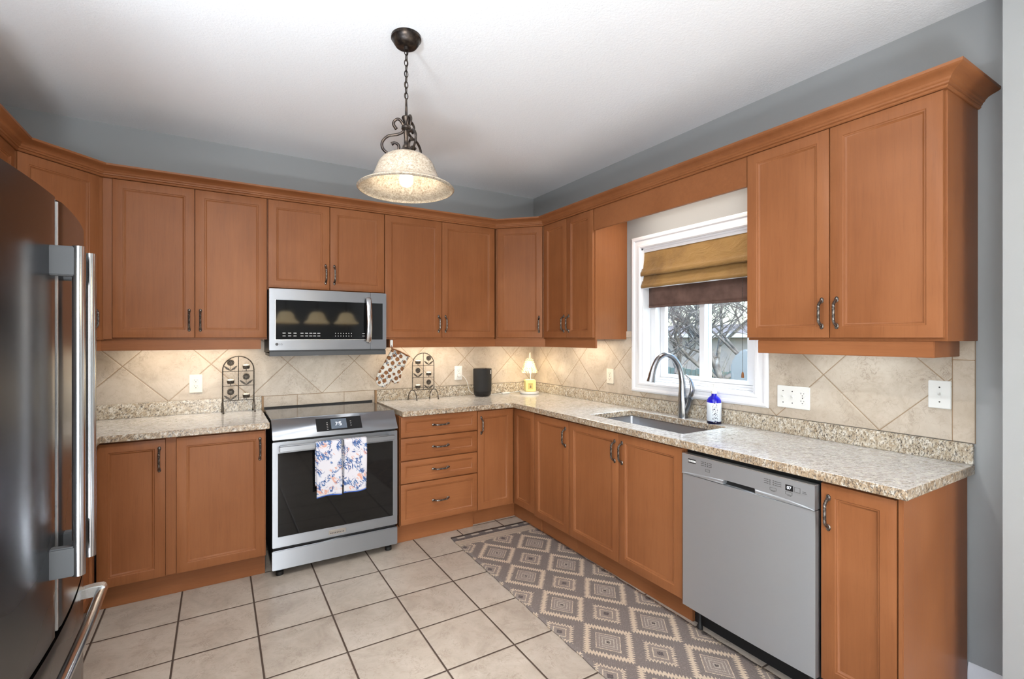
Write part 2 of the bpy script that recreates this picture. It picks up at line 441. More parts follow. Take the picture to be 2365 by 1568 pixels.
class MB:
    def __init__(s): s.bm = bmesh.new()
    def box(s, x0, x1, y0, y1, z0, z1, bev=0.0, seg=2):
        b = bmesh.new()
        bmesh.ops.create_cube(b, size=1.0)
        for v in b.verts:
            v.co = Vector(((x0 + x1) / 2 + v.co.x * (x1 - x0), (y0 + y1) / 2 + v.co.y * (y1 - y0), (z0 + z1) / 2 + v.co.z * (z1 - z0)))
        if bev > 0:
            bmesh.ops.bevel(b, geom=b.edges[:], offset=bev, segments=seg, affect='EDGES', clamp_overlap=True)
        s.join(b); return s
    def join(s, b):
        off = len(s.bm.verts)
        b.verts.index_update()
        vs = [s.bm.verts.new(v.co) for v in b.verts]
        for f in b.faces:
            try: s.bm.faces.new([vs[v.index] for v in f.verts])
            except ValueError: pass
        b.free()
    def tube(s, pts, r, n=10, closed=False, sq=(1.0, 1.0), up=None):
        pts = [Vector(p) for p in pts]; N = len(pts)
        rr = r if isinstance(r, (list, tuple)) else [r] * N
        prev = None; rings = []
        for i, p in enumerate(pts):
            if closed: t = pts[(i + 1) % N] - pts[i - 1]
            else: t = pts[min(i + 1, N - 1)] - pts[max(i - 1, 0)]
            t.normalize()
            if prev is None:
                a = Vector(up) if up else (Vector((0, 0, 1)) if abs(t.z) < 0.9 else Vector((1, 0, 0)))
            else: a = prev
            nrm = (a - t * a.dot(t)).normalized(); prev = nrm
            bn = t.cross(nrm)
            rings.append([s.bm.verts.new(p + nrm * (math.cos(2 * PI * k / n) * rr[i] * sq[0]) + bn * (math.sin(2 * PI * k / n) * rr[i] * sq[1])) for k in range(n)])
        for i in range(N if closed else N - 1):
            A, B = rings[i], rings[(i + 1) % N]
            for k in range(n):
                s.bm.faces.new((A[k], A[(k + 1) % n], B[(k + 1) % n], B[k]))
        if not closed:
            s.bm.faces.new(list(reversed(rings[0]))); s.bm.faces.new(rings[-1])
        return s
    def lathe(s, prof, n=32, c=(0, 0, 0), axis='z', wob=None):
        rings = []
        for r, h in prof:
            ring = []
            for k in range(n):
                a = 2 * PI * k / n
                rad = r * (wob(a, h) if wob else 1)
                if axis == 'z': q = (c[0] + rad * math.cos(a), c[1] + rad * math.sin(a), c[2] + h)
                elif axis == 'y': q = (c[0] + rad * math.cos(a), c[1] + h, c[2] + rad * math.sin(a))
                else: q = (c[0] + h, c[1] + rad * math.cos(a), c[2] + rad * math.sin(a))
                ring.append(s.bm.verts.new(q))
            rings.append(ring)
        for A, B in zip(rings, rings[1:]):
            for k in range(n):
                s.bm.faces.new((A[k], A[(k + 1) % n], B[(k + 1) % n], B[k]))
        if prof[0][0] > 1e-6: s.bm.faces.new(list(reversed(rings[0])))
        if prof[-1][0] > 1e-6: s.bm.faces.new(rings[-1])
        return s
    def ball(s, c, r, n=12):
        rx, ry, rz = r if isinstance(r, (tuple, list)) else (r, r, r)
        b = bmesh.new(); bmesh.ops.create_uvsphere(b, u_segments=n, v_segments=max(6, n // 2), radius=1.0)
        for v in b.verts: v.co = Vector((c[0] + v.co.x * rx, c[1] + v.co.y * ry, c[2] + v.co.z * rz))
        s.join(b); return s
    def prism(s, poly, a, b, axis='z', bev=0.0):
        """Extrude a 2D polygon between a and b along axis. z:(x,y)  y:(x,z)  x:(y,z)"""
        def P(q, h):
            return {'z': (q[0], q[1], h), 'y': (q[0], h, q[1]), 'x': (h, q[0], q[1])}[axis]
        t = bmesh.new()
        A = [t.verts.new(P(q, a)) for q in poly]; B = [t.verts.new(P(q, b)) for q in poly]
        t.faces.new(A); t.faces.new(list(reversed(B)))
        for i in range(len(poly)):
            j = (i + 1) % len(poly); t.faces.new((A[i], B[i], B[j], A[j]))
        bmesh.ops.recalc_face_normals(t, faces=t.faces[:])
        if bev > 0: bmesh.ops.bevel(t, geom=t.edges[:], offset=bev, segments=2, affect='EDGES', clamp_overlap=True)
        s.join(t); return s
    def quad(s, a, b, c, d):
        s.bm.faces.new([s.bm.verts.new(p) for p in (a, b, c, d)]); return s
    def grid(s, f, nu, nv):
        V = [[s.bm.verts.new(f(i / nu, j / nv)) for j in range(nv + 1)] for i in range(nu + 1)]
        for i in range(nu):
            for j in range(nv): s.bm.faces.new((V[i][j], V[i + 1][j], V[i + 1][j + 1], V[i][j + 1]))
        return s
    def build(s, name, mat, parent=None, world=False, smooth=True, loc=None, angle=38):
        bmesh.ops.remove_doubles(s.bm, verts=s.bm.verts[:], dist=1e-6)
        bmesh.ops.recalc_face_normals(s.bm, faces=s.bm.faces[:])
        me = bpy.data.meshes.new(name)
        if world and parent is not None:
            s.bm.transform(root_matrix(parent).inverted())
        s.bm.to_mesh(me); s.bm.free()
        me.materials.append(M[mat] if isinstance(mat, str) else mat)
        if smooth:
            me.shade_smooth(); me.set_sharp_from_angle(angle=R(angle))
        o = bpy.data.objects.new(name, me); COL.objects.link(o)
        if parent is not None: o.parent = parent
        if loc is not None: o.location = loc
        return o

def root_matrix(o):
    m = Matrix.Identity(4)
    while o is not None:
        m = (Matrix.Translation(o.location) @ o.rotation_euler.to_matrix().to_4x4()) @ m
        o = o.parent
    return m

def tag(o, label, cat, group=None):
    o['label'] = label; o['category'] = cat
    if group: o['group'] = group
    return o

def thing(name, label, cat, loc=(0, 0, 0), rotz=0.0, group=None):
    o = bpy.data.objects.new(name, None); COL.objects.link(o)
    o.empty_display_size = 0.1
    o.location = loc; o.rotation_euler = (0, 0, rotz)
    return tag(o, label, cat, group)

def struct(o): o['kind'] = 'structure'; return o

def solidify(o, t, off=-1):
    m = o.modifiers.new('thickness', 'SOLIDIFY'); m.thickness = t; m.offset = off; return o

def smooth_path(pts, k=8):
    """Catmull-Rom through pts."""
    P = [Vector(p) for p in pts]; out = []
    for i in range(len(P) - 1):
        p0, p1, p2, p3 = P[max(i - 1, 0)], P[i], P[i + 1], P[min(i + 2, len(P) - 1)]
        for j in range(k):
            t = j / k
            out.append(0.5 * ((2 * p1) + (p2 - p0) * t + (2 * p0 - 5 * p1 + 4 * p2 - p3) * t * t + (3 * p1 - p0 - 3 * p2 + p3) * t ** 3))
    out.append(P[-1]); return out

def lerp_list(vals, n):
    return [float(v) for v in np.interp(np.linspace(0, len(vals) - 1, n), range(len(vals)), vals)]

def text_mesh(name, body, size, mat, parent, loc, rot, extrude=0.0004):
    cu = bpy.data.curves.new(name, 'FONT'); cu.body = body; cu.size = size; cu.extrude = extrude
    cu.align_x = 'CENTER'; cu.align_y = 'CENTER'
    tmp = bpy.data.objects.new(name, cu); COL.objects.link(tmp)
    dg = bpy.context.evaluated_depsgraph_get()
    me = bpy.data.meshes.new_from_object(tmp.evaluated_get(dg))
    bpy.data.objects.remove(tmp)
    o = bpy.data.objects.new(name, me); COL.objects.link(o)
    me.materials.clear(); me.materials.append(M[mat])
    o.parent = parent; o.location = loc; o.rotation_euler = rot
    return o

# ------------------------------------------------------------------ room shell
def slab(name, mat, *b):
    return struct(MB().box(*b).build(name, mat, smooth=False))

slab('floor', 'floor_tile', LX - 0.2, WX + 0.2, FY - 0.2, WY + 0.2, -0.2, 0.0)
slab('ceiling', 'ceiling_paint', LX - 0.2, WX + 0.2, FY - 0.2, WY + 0.2, CZ, CZ + 0.2)
slab('wall_back', 'grey_paint', LX - 0.2, WX + 0.2, WY, WY + 0.2, 0, CZ)
w = MB()          # left wall with a second patio opening, added to let in fill light
QY0, QY1, QZ = -1.75, 0.65, 2.32
w.box(LX - 0.2, LX, QY1, WY, 0, CZ); w.box(LX - 0.2, LX, FY, QY0, 0, CZ); w.box(LX - 0.2, LX, QY0, QY1, QZ, CZ)
struct(w.build('wall_left', 'grey_paint', smooth=False))
d = MB()
d.box(LX - 0.1, LX + 0.01, QY0, QY0 + 0.07, 0, QZ); d.box(LX - 0.1, LX + 0.01, QY1 - 0.07, QY1, 0, QZ); d.box(LX - 0.1, LX + 0.01, QY0, QY1, QZ - 0.07, QZ); d.box(LX - 0.09, LX, -0.59, -0.51, 0, QZ)
struct(d.build('added_door_2', 'white_trim'))  # frame of the added left-hand opening, made up to admit fill light
# right wall with the sink window opening
WIN = dict(y0=1.557, y1=2.372, z0=1.11, z1=2.045)
JY = 0.545
w = MB()
w.box(WX, WX + 0.2, WIN['y1'], WY, 0, CZ); w.box(WX, WX + 0.2, JY, WIN['y0'], 0, CZ)
w.box(WX, WX + 0.2, WIN['y0'], WIN['y1'], 0, WIN['z0']); w.box(WX, WX + 0.2, WIN['y0'], WIN['y1'], WIN['z1'], CZ)
struct(w.build('wall_right', 'grey_paint', smooth=False))
slab('wall_right_near', 'grey_paint', 2.362, WX + 0.2, FY, JY, 0, CZ)
# wall behind the camera, its patio opening added for fill light
w = MB()
PX0, PX1, PZ = -1.0, 0.80, 2.35
w.box(LX - 0.2, PX0, FY - 0.2, FY, 0, CZ); w.box(PX1, WX + 0.2, FY - 0.2, FY, 0, CZ); w.box(PX0, PX1, FY - 0.2, FY, PZ, CZ)
struct(w.build('wall_front', 'grey_paint', smooth=False))
d = MB()
d.box(PX0, PX0 + 0.07, FY - 0.1, FY + 0.01, 0, PZ); d.box(PX1 - 0.07, PX1, FY - 0.1, FY + 0.01, 0, PZ)
d.box(PX0, PX1, FY - 0.1, FY + 0.01, PZ - 0.07, PZ); d.box(-0.14, -0.06, FY - 0.09, FY, 0, PZ)
struct(d.build('added_door_1', 'white_trim'))  # frame of the made-up rear opening, added for fill
# baseboards
prof = [(0, 0), (0.014, 0), (0.014, 0.095), (0.010, 0.118), (0.004, 0.132), (0, 0.135)]
b = MB().prism([(WX - q[0], q[1]) for q in prof], JY, 0.69, 'y')
struct(b.build('baseboard_right', 'white_trim'))
b = MB().prism([(2.362 - q[0], q[1]) for q in prof], FY, JY, 'y')
struct(b.build('baseboard_near', 'white_trim'))

# ------------------------------------------------------------------ sink window
win = struct(thing('window_1', 'white framed slider window over the sink', 'window', (WX, 1.965, WIN['z0'])))
del win['category']
y0, y1, z0, z1 = WIN['y0'], WIN['y1'], WIN['z0'], WIN['z1']
cas = [(0.0, 0.0), (0.0, 0.012), (0.008, 0.018), (0.02, 0.018), (0.026, 0.013), (0.05, 0.013), (0.058, 0.02), (0.070, 0.022), (0.082, 0.016), (0.082, 0.0)]
c = MB()
loops = []
for o_, t_ in cas:
    loops.append([c.bm.verts.new((WX - t_, yy, zz)) for yy, zz in ((y0 - o_, z0 - o_ * 0.85), (y1 + o_, z0 - o_ * 0.85), (y1 + o_, z1 + o_), (y0 - o_, z1 + o_))])
for A, B in zip(loops, loops[1:]):
    for k in range(4): c.bm.faces.new((A[k], A[(k + 1) % 4], B[(k + 1) % 4], B[k]))
c.build('casing', 'white_trim', win, True, angle=25)
j = MB(); JX = WX + 0.075; t = 0.012
j.box(WX - 0.002, WX + 0.2, y0, y0 + t, z0, z1); j.box(WX - 0.002, WX + 0.2, y1 - t, y1, z0, z1)
j.box(WX - 0.004, WX + 0.2, y0, y1, z0 - 0.012, z0 + 0.004, 0.003); j.box(WX - 0.002, WX + 0.2, y0, y1, z1 - t, z1)
j.build('jamb', 'white_trim', win, True)
fy0, fy1, fz0, fz1 = y0 + t, y1 - t, z0 + 0.004, z1 - t
def frame_ring(b, x0, x1, ya, yb, za, zb, wl, wr, wb, wt, ch=0.004):
    """rectangular frame, front at x0 with a small chamfer, members wl/wr/wb/wt wide"""
    def loop(i_, x): return [b.bm.verts.new((x, yy, zz)) for yy, zz in ((ya + i_ * wl, za + i_ * wb), (yb - i_ * wr, za + i_ * wb), (yb - i_ * wr, zb - i_ * wt), (ya + i_ * wl, zb - i_ * wt))]
    L = [loop(0, x1), loop(0, x0 + ch), loop(0.08, x0), loop(0.88, x0), loop(1.0, x0 + ch), loop(1.0, x1)]
    for A, B in zip(L, L[1:] + L[:1]):
        for k in range(4): b.bm.faces.new((A[k], A[(k + 1) % 4], B[(k + 1) % 4], B[k]))
f = MB()
frame_ring(f, JX, JX + 0.09, fy0, fy1, fz0, fz1, 0.045, 0.045, 0.028, 0.045)
f.build('window_frame', 'white_trim', win, True, angle=20)
s_ = MB().box(JX - 0.014, JX - 0.0005, fy0, fy1, fz0, fz0 + 0.014, 0.002)
s_.build('sill_bead', 'white_trim', win, True)
def sash(ya, yb, x):
    s = MB()
    frame_ring(s, x, x + 0.03, ya, yb, fz0 + 0.0285, fz1 - 0.0455, 0.042, 0.042, 0.024, 0.05)
    so = s.build('sash', 'white_trim', win, True, angle=20)
    MB().box(x + 0.012, x + 0.016, ya + 0.036, yb - 0.036, fz0 + 0.046, fz1 - 0.08).build('pane', 'window_glass', so, True, smooth=False)
sash(1.932, fy1 - 0.0455, JX + 0.045)
sash(fy0 + 0.0455, 1.975, JX + 0.008)

# ------------------------------------------------------------------ doors, handles, cabinets
def door_mesh(w, h, stile=0.050):
    b = MB()
    s = stile
    rings = [(0.0, 0.020), (0.0, 0.0035), (0.0012, 0.001), (0.004, 0.0), (s - 0.003, 0.0), (s, 0.0030), (s + 0.004, 0.0032), (s + 0.0065, 0.0068), (s + 0.010, 0.0085), (s + 0.011, 0.0095)]
    L = []
    for i_, d_ in rings:
        L.append([b.bm.verts.new(p) for p in ((i_, d_, i_), (w - i_, d_, i_), (w - i_, d_, h - i_), (i_, d_, h - i_))])
    for A, B in zip(L, L[1:]):
        for k in range(4): b.bm.faces.new((A[k], A[(k + 1) % 4], B[(k + 1) % 4], B[k]))
    b.bm.faces.new(L[-1]); b.bm.faces.new(list(reversed(L[0])))
    return b

def handle_master():
    b = MB()
    for sgn in (1, -1):
        b.ball((0, -0.003, sgn * 0.056), (0.0085, 0.005, 0.013), 12)
        b.ball((0, -0.029, sgn * 0.033), (0.0062, 0.0062, 0.0045), 10)
    pts = smooth_path([(0, -0.003, 0.054), (0, -0.014, 0.049), (0, -0.024, 0.040), (0, -0.029, 0.031), (0, -0.030, 0.0), (0, -0.029, -0.031), (0, -0.024, -0.040), (0, -0.014, -0.049), (0, -0.003, -0.054)], 4)
    b.tube(pts, 0.0058, 8)
    return b
HANDLE_ME = None
def add_handle(door, loc, horizontal=False):
    global HANDLE_ME
    if HANDLE_ME is None:
        o = handle_master().build('handle', 'pewter', door); HANDLE_ME = o.data
    else:
        o = bpy.data.objects.new('handle', HANDLE_ME); COL.objects.link(o); o.parent = door
    o.location = loc
    if horizontal: o.rotation_euler = (0, R(90), 0)
    return o

def add_door(root, x0, x1, z0, z1, side=None, low=True, name='door', stile=0.050, hz=False):
    """door front at local y=0; side: which stile carries the pull"""
    g = 0.0016
    w, h = x1 - x0 - 2 * g, z1 - z0
    d = door_mesh(w, h, stile).build(name, 'maple_level' if hz else 'maple_upright', root, loc=(x0 + g, 0, z0))
    if side:
        hx = 0.027 if side == 'l' else (w - 0.027 if side == 'r' else w / 2)
        if hz: add_handle(d, (w / 2, 0, h / 2), True)
        else: add_handle(d, (hx, 0, 0.105 if low else h - 0.105))
    return d

UZ0, UZ1 = 1.420, 2.312           # upper doors
UD = 0.327
def upper(label, loc, rotz, w, doors, z0=UZ0, rail=None, filler=None, group='maple wall cabinets', depth=UD, ends=(0, 0)):
    zb = z0 - 0.012
    r = thing('wall_cabinet', label, 'cabinet', (loc[0], loc[1], zb), rotz, group)
    MB().box(0.0, w, 0.0205, depth - 0.001, 0.0, UZ1 + 0.012 - zb, 0.0012).build('body', 'maple_upright', r)
    for (x0, x1, side) in doors:
        add_door(r, x0, x1, z0 - zb, UZ1 - zb, side, True)
    if rail:
        MB().box(rail[0], rail[1], 0.026, 0.044, -0.062, 0.001, 0.002).build('light_rail', 'maple_level', r)
    for e in ends:
        if e == 1: MB().box(w - 0.06, w - 0.042, 0.044, depth - 0.04, -0.062, 0.001, 0.002).build('rail_return', 'maple_level', r)
        if e == -1: MB().box(rail[0], rail[0] + 0.018, 0.044, depth - 0.03, -0.062, 0.001, 0.002).build('rail_return', 'maple_level', r)
    if filler:
        MB().box(filler[0], filler[1], 0.006, 0.03, 0.004, UZ1 - zb, 0.002).build('filler_strip', 'maple_upright', r)
    return r

YU = 3.373; XU = 2.253
upper('tall double wall cabinet left of the microwave', (-0.555, YU), 0, 0.829, [(0.040, 0.434, 'r'), (0.434, 0.828, 'l')], rail=(-0.04, 0.794), filler=(0.0, 0.040), ends=(1,))
upper('short double wall cabinet directly above the microwave', (0.276, YU), 0, 0.767, [(0.002, 0.386, 'r'), (0.386, 0.766, 'l')], z0=1.744)
upper('tall double wall cabinet right of the microwave', (1.044, YU), 0, 0.928, [(0.001, 0.451, 'r'), (0.451, 0.923, 'l')], rail=(0.045, 0.95), ends=(-1,))
upper('narrow double wall cabinet beside the window, nearest the corner', (XU, 3.094), R(-90), 0.584, [(0.001, 0.290, 'r'), (0.290, 0.578, 'l')], rail=(-0.02, 0.578))
upper('large double wall cabinet right of the window, at the run end', (XU, 1.404), R(-90), 0.741, [(0.001, 0.367, 'r'), (0.367, 0.736, 'l')], rail=(0.042, 0.702), ends=(1, -1))
upper('wall cabinet on the left wall above the refrigerator side', (-0.833, 2.085), R(90), 1.006, [(0.0, 0.50, 'r'), (0.50, 1.0, 'l')])

def diag_upper(label, p, rotz, w, poly, side, wdoor):
    zb = UZ0 - 0.012
    r = thing('wall_cabinet', label, 'cabinet', (p[0], p[1], zb), rotz, 'maple wall cabinets')
    MB().prism(poly, zb, UZ1 + 0.012, 'z', 0.001).build('body', 'maple_upright', r, True)
    add_door(r, wdoor[0], wdoor[1], UZ0 - zb, UZ1 - zb, side, True)
    MB().box(-0.012, w + 0.012, 0.024, 0.042, -0.062, 0.001, 0.002).build('light_rail', 'maple_level', r)
    return r
e = 0.0206 * math.sqrt(0.5)
diag_upper('angled corner wall cabinet between microwave wall and window wall', (1.974, YU), R(-45), 0.394,
           [(1.974 + e, YU + e), (1.974 + e, WY - 0.001), (WX - 0.001, WY - 0.001), (WX - 0.001, 3.096 + e), (XU + e, 3.096 + e)], 'r', (0.012, 0.388))
diag_upper('angled corner wall cabinet behind the refrigerator', (-0.833, 3.095), R(45), 0.393,
           [(-0.833 - e, 3.095 + e), (LX + 0.001, 3.095 + e), (LX + 0.001, WY - 0.001), (-0.557 - e, WY - 0.001), (-0.557 - e, YU + e)], 'r', (0.004, 0.376))

post = MB().prism([(-0.842, 3.098), (-0.560, 3.384), (-0.552, 3.381), (-0.552, 3.44), (-0.62, 3.46)], UZ0 - 0.012, UZ1 + 0.012, 'z')
post.build('corner_stile', 'maple_upright', bpy.data.objects['wall_cabinet.007'], True)
# valance board bridging the window
tag(MB().box(XU + 0.006, XU + 0.024, 1.406, 2.508, 2.166, UZ1 + 0.0008, 0.0005).build('window_valance', 'maple_level'),
    'maple valance board bridging the two cabinets over the window', 'valance')

# crown moulding swept along the cabinet fronts
def sweep(path, prof):
    b = MB(); P = [Vector(p) for p in path]; N = len(P); rows = []
    def nrm(a, c): t_ = (c - a).normalized(); return Vector((t_.y, -t_.x))
    for i in range(N):
        if i == 0: m_ = nrm(P[0], P[1])
        elif i == N - 1: m_ = nrm(P[-2], P[-1])
        else:
            n1, n2 = nrm(P[i - 1], P[i]), nrm(P[i], P[i + 1]); m_ = (n1 + n2) / (1 + n1.dot(n2))
        rows.append([b.bm.verts.new((P[i].x + m_.x * o_, P[i].y + m_.y * o_, z_)) for o_, z_ in prof])
    for A, B in zip(rows, rows[1:]):
        for k in range(len(prof)):
            k2 = (k + 1) % len(prof); b.bm.faces.new((A[k], B[k], B[k2], A[k2]))
    b.bm.faces.new(rows[0]); b.bm.faces.new(list(reversed(rows[-1])))
    return b
CP = [(-0.012, 2.3135), (0.004, 2.3135), (0.008, 2.3165), (0.010, 2.321), (0.008, 2.3245), (0.013, 2.327), (0.014, 2.333), (0.019, 2.337), (0.022, 2.344), (0.030, 2.352),
      (0.041, 2.3575), (0.051, 2.361), (0.058, 2.364), (0.063, 2.3675), (0.064, 2.377), (-0.012, 2.377)]
tag(sweep([(-0.833, 2.085), (-0.833, 3.094), (-0.556, YU), (1.974, YU), (XU, 3.095), (XU, 0.663), (WX - 0.001, 0.663)], CP).build('crown_molding', 'maple_level', angle=20),
    'maple crown molding running along the tops of the wall cabinets', 'molding')

# base cabinets
YB, XB = 3.10, 1.98
BZ0, BZ1 = 0.136, 0.874
def base(label, loc, rotz, w, depth=0.58, group='maple base cabinets', kick=None, name='base_cabinet'):
    r = thing(name, label, 'cabinet', (loc[0], loc[1], 0), rotz, group)
    MB().box(0, w, 0.0205, depth, 0.128, CB - 0.001, 0.001).build('body', 'maple_upright', r)
    k = kick or (0, w)
    MB().box(k[0], k[1], 0.075, 0.093, 0.0, 0.129, 0.001).build('toe_kick', 'maple_level', r)
    return r
r = base('two door base cabinet between the refrigerator and the range', (-0.538, YB), 0, 0.783, kick=(-0.08, 0.783))
add_door(r, 0.000, 0.294, BZ0, BZ1, 'r', False); add_door(r, 0.340, 0.779, BZ0, BZ1, 'r', False)
MB().box(0.294, 0.340, 0.008, 0.03, BZ0, CB - 0.002, 0.0015).build('filler_strip', 'maple_upright', r)
r = base('base cabinet on the left wall beside the refrigerator', (-0.54, 2.085), R(90), 1.012)
add_door(r, 0.0, 0.5, BZ0, BZ1, 'r', False); add_door(r, 0.5, 0.998, BZ0, BZ1, 'l', False)
r = base('four drawer base cabinet right of the range', (1.068, YB), 0, 0.592, name='drawer_cabinet')
for z0_, z1_ in ((0.144, 0.418), (0.425, 0.574), (0.582, 0.731), (0.739, 0.880)):
    add_door(r, 0.001, 0.591, z0_, z1_, 'm', name='drawer', stile=0.036, hz=True)
# corner cabinet: folding door, two leaves
r = thing('corner_cabinet', 'corner base cabinet with a folding two leaf door', 'cabinet', (1.66, YB, 0), 0, 'maple base cabinets')
MB().prism([(1.661, 3.1205), (XB + 0.0205, 3.1205), (XB + 0.0205, 2.836), (WX - 0.02, 2.836), (WX - 0.02, WY - 0.02), (1.661, WY - 0.02)], 0.128, CB - 0.001).build('body', 'maple_upright', r, True)
k = MB(); k.box(1.66, 2.066, 3.205, 3.223, 0, 0.129, 0.001); k.box(2.048, 2.066, 2.836, 3.206, 0, 0.129, 0.001)
k.build('toe_kick', 'maple_level', r, True)
add_door(r, 0.001, 0.312, BZ0 + 0.006, BZ1, 'l', False)
leaf = door_mesh(0.272, BZ1 - BZ0 - 0.006).build('door', 'maple_upright', r)
leaf.location = (XB - 1.66, 3.1085 - YB, BZ0 + 0.006); leaf.rotation_euler = (0, 0, R(-90))
r = base('narrow one door base cabinet between the corner cabinet and sink', (XB, 2.834), R(-90), 0.391)
add_door(r, 0.001, 0.390, BZ0 - 0.004, BZ1 - 0.004, 'r', False)
r = base('double door sink base cabinet under the window', (XB, 2.441), R(-90), 0.882, depth=0.09)
add_door(r, 0.001, 0.447, BZ0 - 0.004, BZ1 - 0.002, 'r', False); add_door(r, 0.447, 0.878, BZ0 - 0.006, BZ1 - 0.001, 'l', False)
sk = MB(); sk.box(0, 0.012, 0.089, 0.58, 0.128, CB - 0.002); sk.box(0.870, 0.882, 0.089, 0.58, 0.128, CB - 0.002); sk.box(0, 0.882, 0.089, 0.58, 0.128, 0.145)
sk.build('side_panel', 'maple_upright', r)
r = base('narrow end base cabinet right of the dishwasher', (XB, 0.944), R(-90), 0.252, kick=(0, 0.252))
add_door(r, 0.002, 0.238, BZ0 - 0.006, BZ1 - 0.003, 'l', False)
MB().box(0.240, 0.2545, 0.002, 0.585, 0.0, CB - 0.001, 0.002).build('end_panel', 'maple_upright', r)

# ------------------------------------------------------------------ countertops
def gridslab(xs, ys, inside, z0, z1):
    b = MB(); V = {}
    def vt(i, j_, z): 
        k = (i, j_, z)
        if k not in V: V[k] = b.bm.verts.new((xs[i], ys[j_], z))
        return V[k]
    def ins(i, j_): return 0 <= i < len(xs) - 1 and 0 <= j_ < len(ys) - 1 and inside((xs[i] + xs[i + 1]) / 2, (ys[j_] + ys[j_ + 1]) / 2)
    for i in range(len(xs) - 1):
        for j_ in range(len(ys) - 1):
            if not ins(i, j_): continue
            b.bm.faces.new((vt(i, j_, z1), vt(i + 1, j_, z1), vt(i + 1, j_ + 1, z1), vt(i, j_ + 1, z1)))
            b.bm.faces.new((vt(i, j_, z0), vt(i, j_ + 1, z0), vt(i + 1, j_ + 1, z0), vt(i + 1, j_, z0)))
            for (di, dj, a, c) in ((-1, 0, (i, j_), (i, j_ + 1)), (1, 0, (i + 1, j_), (i + 1, j_ + 1)), (0, -1, (i, j_), (i + 1, j_)), (0, 1, (i, j_ + 1), (i + 1, j_ + 1))):
                if not ins(i + di, j_ + dj):
                    b.bm.faces.new((vt(*a, z0), vt(*c, z0), vt(*c, z1), vt(*a, z1)))
    return b
def edge_bevel(o, w=0.004):
    m = o.modifiers.new('edge', 'BEVEL'); m.width = w; m.segments = 3; m.limit_method = 'ANGLE'; m.angle_limit = R(50)
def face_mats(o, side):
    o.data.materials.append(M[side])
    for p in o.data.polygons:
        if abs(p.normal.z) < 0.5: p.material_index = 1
SX0, SX1, SY0, SY1 = 2.085, 2.458, 1.642, 2.352
GY = WY - 0.032; GX = WX - 0.030           # faces of the granite upstands
rc = thing('countertop', 'granite countertop from the range around the corner past the dishwasher', 'countertop', (2.0, 3.0, CB))
o = gridslab([1.072, 1.948, SX0, SX1, WX - 0.012], [0.668, SY0, SY1, 3.070, WY - 0.012],
             lambda x, y: (y > 3.07 or x > 1.948) and not (SX0 < x < SX1 and SY0 < y < SY1), CB, CT).build('worktop', 'granite', rc, True, smooth=False)
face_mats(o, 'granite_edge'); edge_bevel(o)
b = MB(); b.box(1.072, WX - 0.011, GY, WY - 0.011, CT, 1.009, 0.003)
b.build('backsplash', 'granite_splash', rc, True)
b = MB(); b.box(GX, WX - 0.011, 0.670, GY, CT, 1.003, 0.003)
b.build('backsplash', 'granite_splash', rc, True)
lc = thing('countertop', 'granite countertop left of the range, running to the refrigerator', 'countertop', (-0.2, 3.4, CB))
o = gridslab([LX + 0.001, -0.515, 0.262], [2.088, 3.070, WY - 0.012], lambda x, y: y > 3.07 or x < -0.515, CB, CT).build('worktop', 'granite', lc, True, smooth=False)
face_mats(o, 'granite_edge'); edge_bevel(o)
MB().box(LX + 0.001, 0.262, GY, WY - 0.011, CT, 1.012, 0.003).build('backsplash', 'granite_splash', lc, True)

# tile fields
def tiled(name, label, parts):
    r = thing(name, label, 'backsplash', parts[0][2])
    for nm, mat, _, bx in parts:
        MB().box(*bx, 0.0012).build(nm, mat, r, True)
    return r
tiled('tile_backsplash', 'beige diagonal tile backsplash along the range wall', [
    ('tile_field', 'diagonal_tile_back', (0.6, WY - 0.01, 1.0), (LX + 0.001, WX - 0.001, WY - 0.010, WY - 0.0005, 1.010, 1.47)),
    ('border_tile', 'plain_tile', None, (0.276, 0.4945, WY - 0.010, WY - 0.0005, 0.90, 1.0068)),
    ('border_tile', 'plain_tile', None, (0.4975, 0.8265, WY - 0.010, WY - 0.0005, 0.90, 1.0068)),
    ('border_tile', 'plain_tile', None, (0.8295, 1.060, WY - 0.010, WY - 0.0005, 0.90, 1.0068)),
    ('grout', 'brown_grout', None, (0.262, 1.072, WY - 0.007, WY - 0.0005, 0.88, 1.0105)),
    ('edge_strip', 'brown_grout', None, (0.2625, 0.275, WY - 0.034, WY - 0.0005, 0.90, 1.010)),
    ('edge_strip', 'brown_grout', None, (1.0605, 1.0715, WY - 0.034, WY - 0.0005, 0.90, 1.010))])
tiled('tile_backsplash', 'beige diagonal tile backsplash along the window wall', [
    ('tile_field', 'diagonal_tile_right', (WX - 0.01, 2.0, 1.0), (WX - 0.010, WX - 0.0005, 2.4545, WY - 0.011, 1.004, 1.418)),
    ('tile_field', 'diagonal_tile_right', None, (WX - 0.010, WX - 0.0005, 0.737, 1.4745, 1.004, 1.418)),
    ('tile_field', 'diagonal_tile_right', None, (WX - 0.010, WX - 0.0005, 1.4745, 2.4545, 1.004, 1.040)),
    ('border_tile', 'plain_tile', None, (WX - 0.010, WX - 0.0005, 0.670, 0.7345, 1.004, 1.330)),
    ('border_tile', 'plain_tile', None, (WX - 0.010, WX - 0.0005, 0.670, 0.7345, 1.333, 1.418)),
    ('border_tile', 'plain_tile', None, (WX - 0.010, WX - 0.0005, 2.4545, 2.60, 1.420, 1.466)),
    ('grout', 'brown_grout', None, (WX - 0.007, WX - 0.0005, 0.669, 0.745, 1.003, 1.418))])

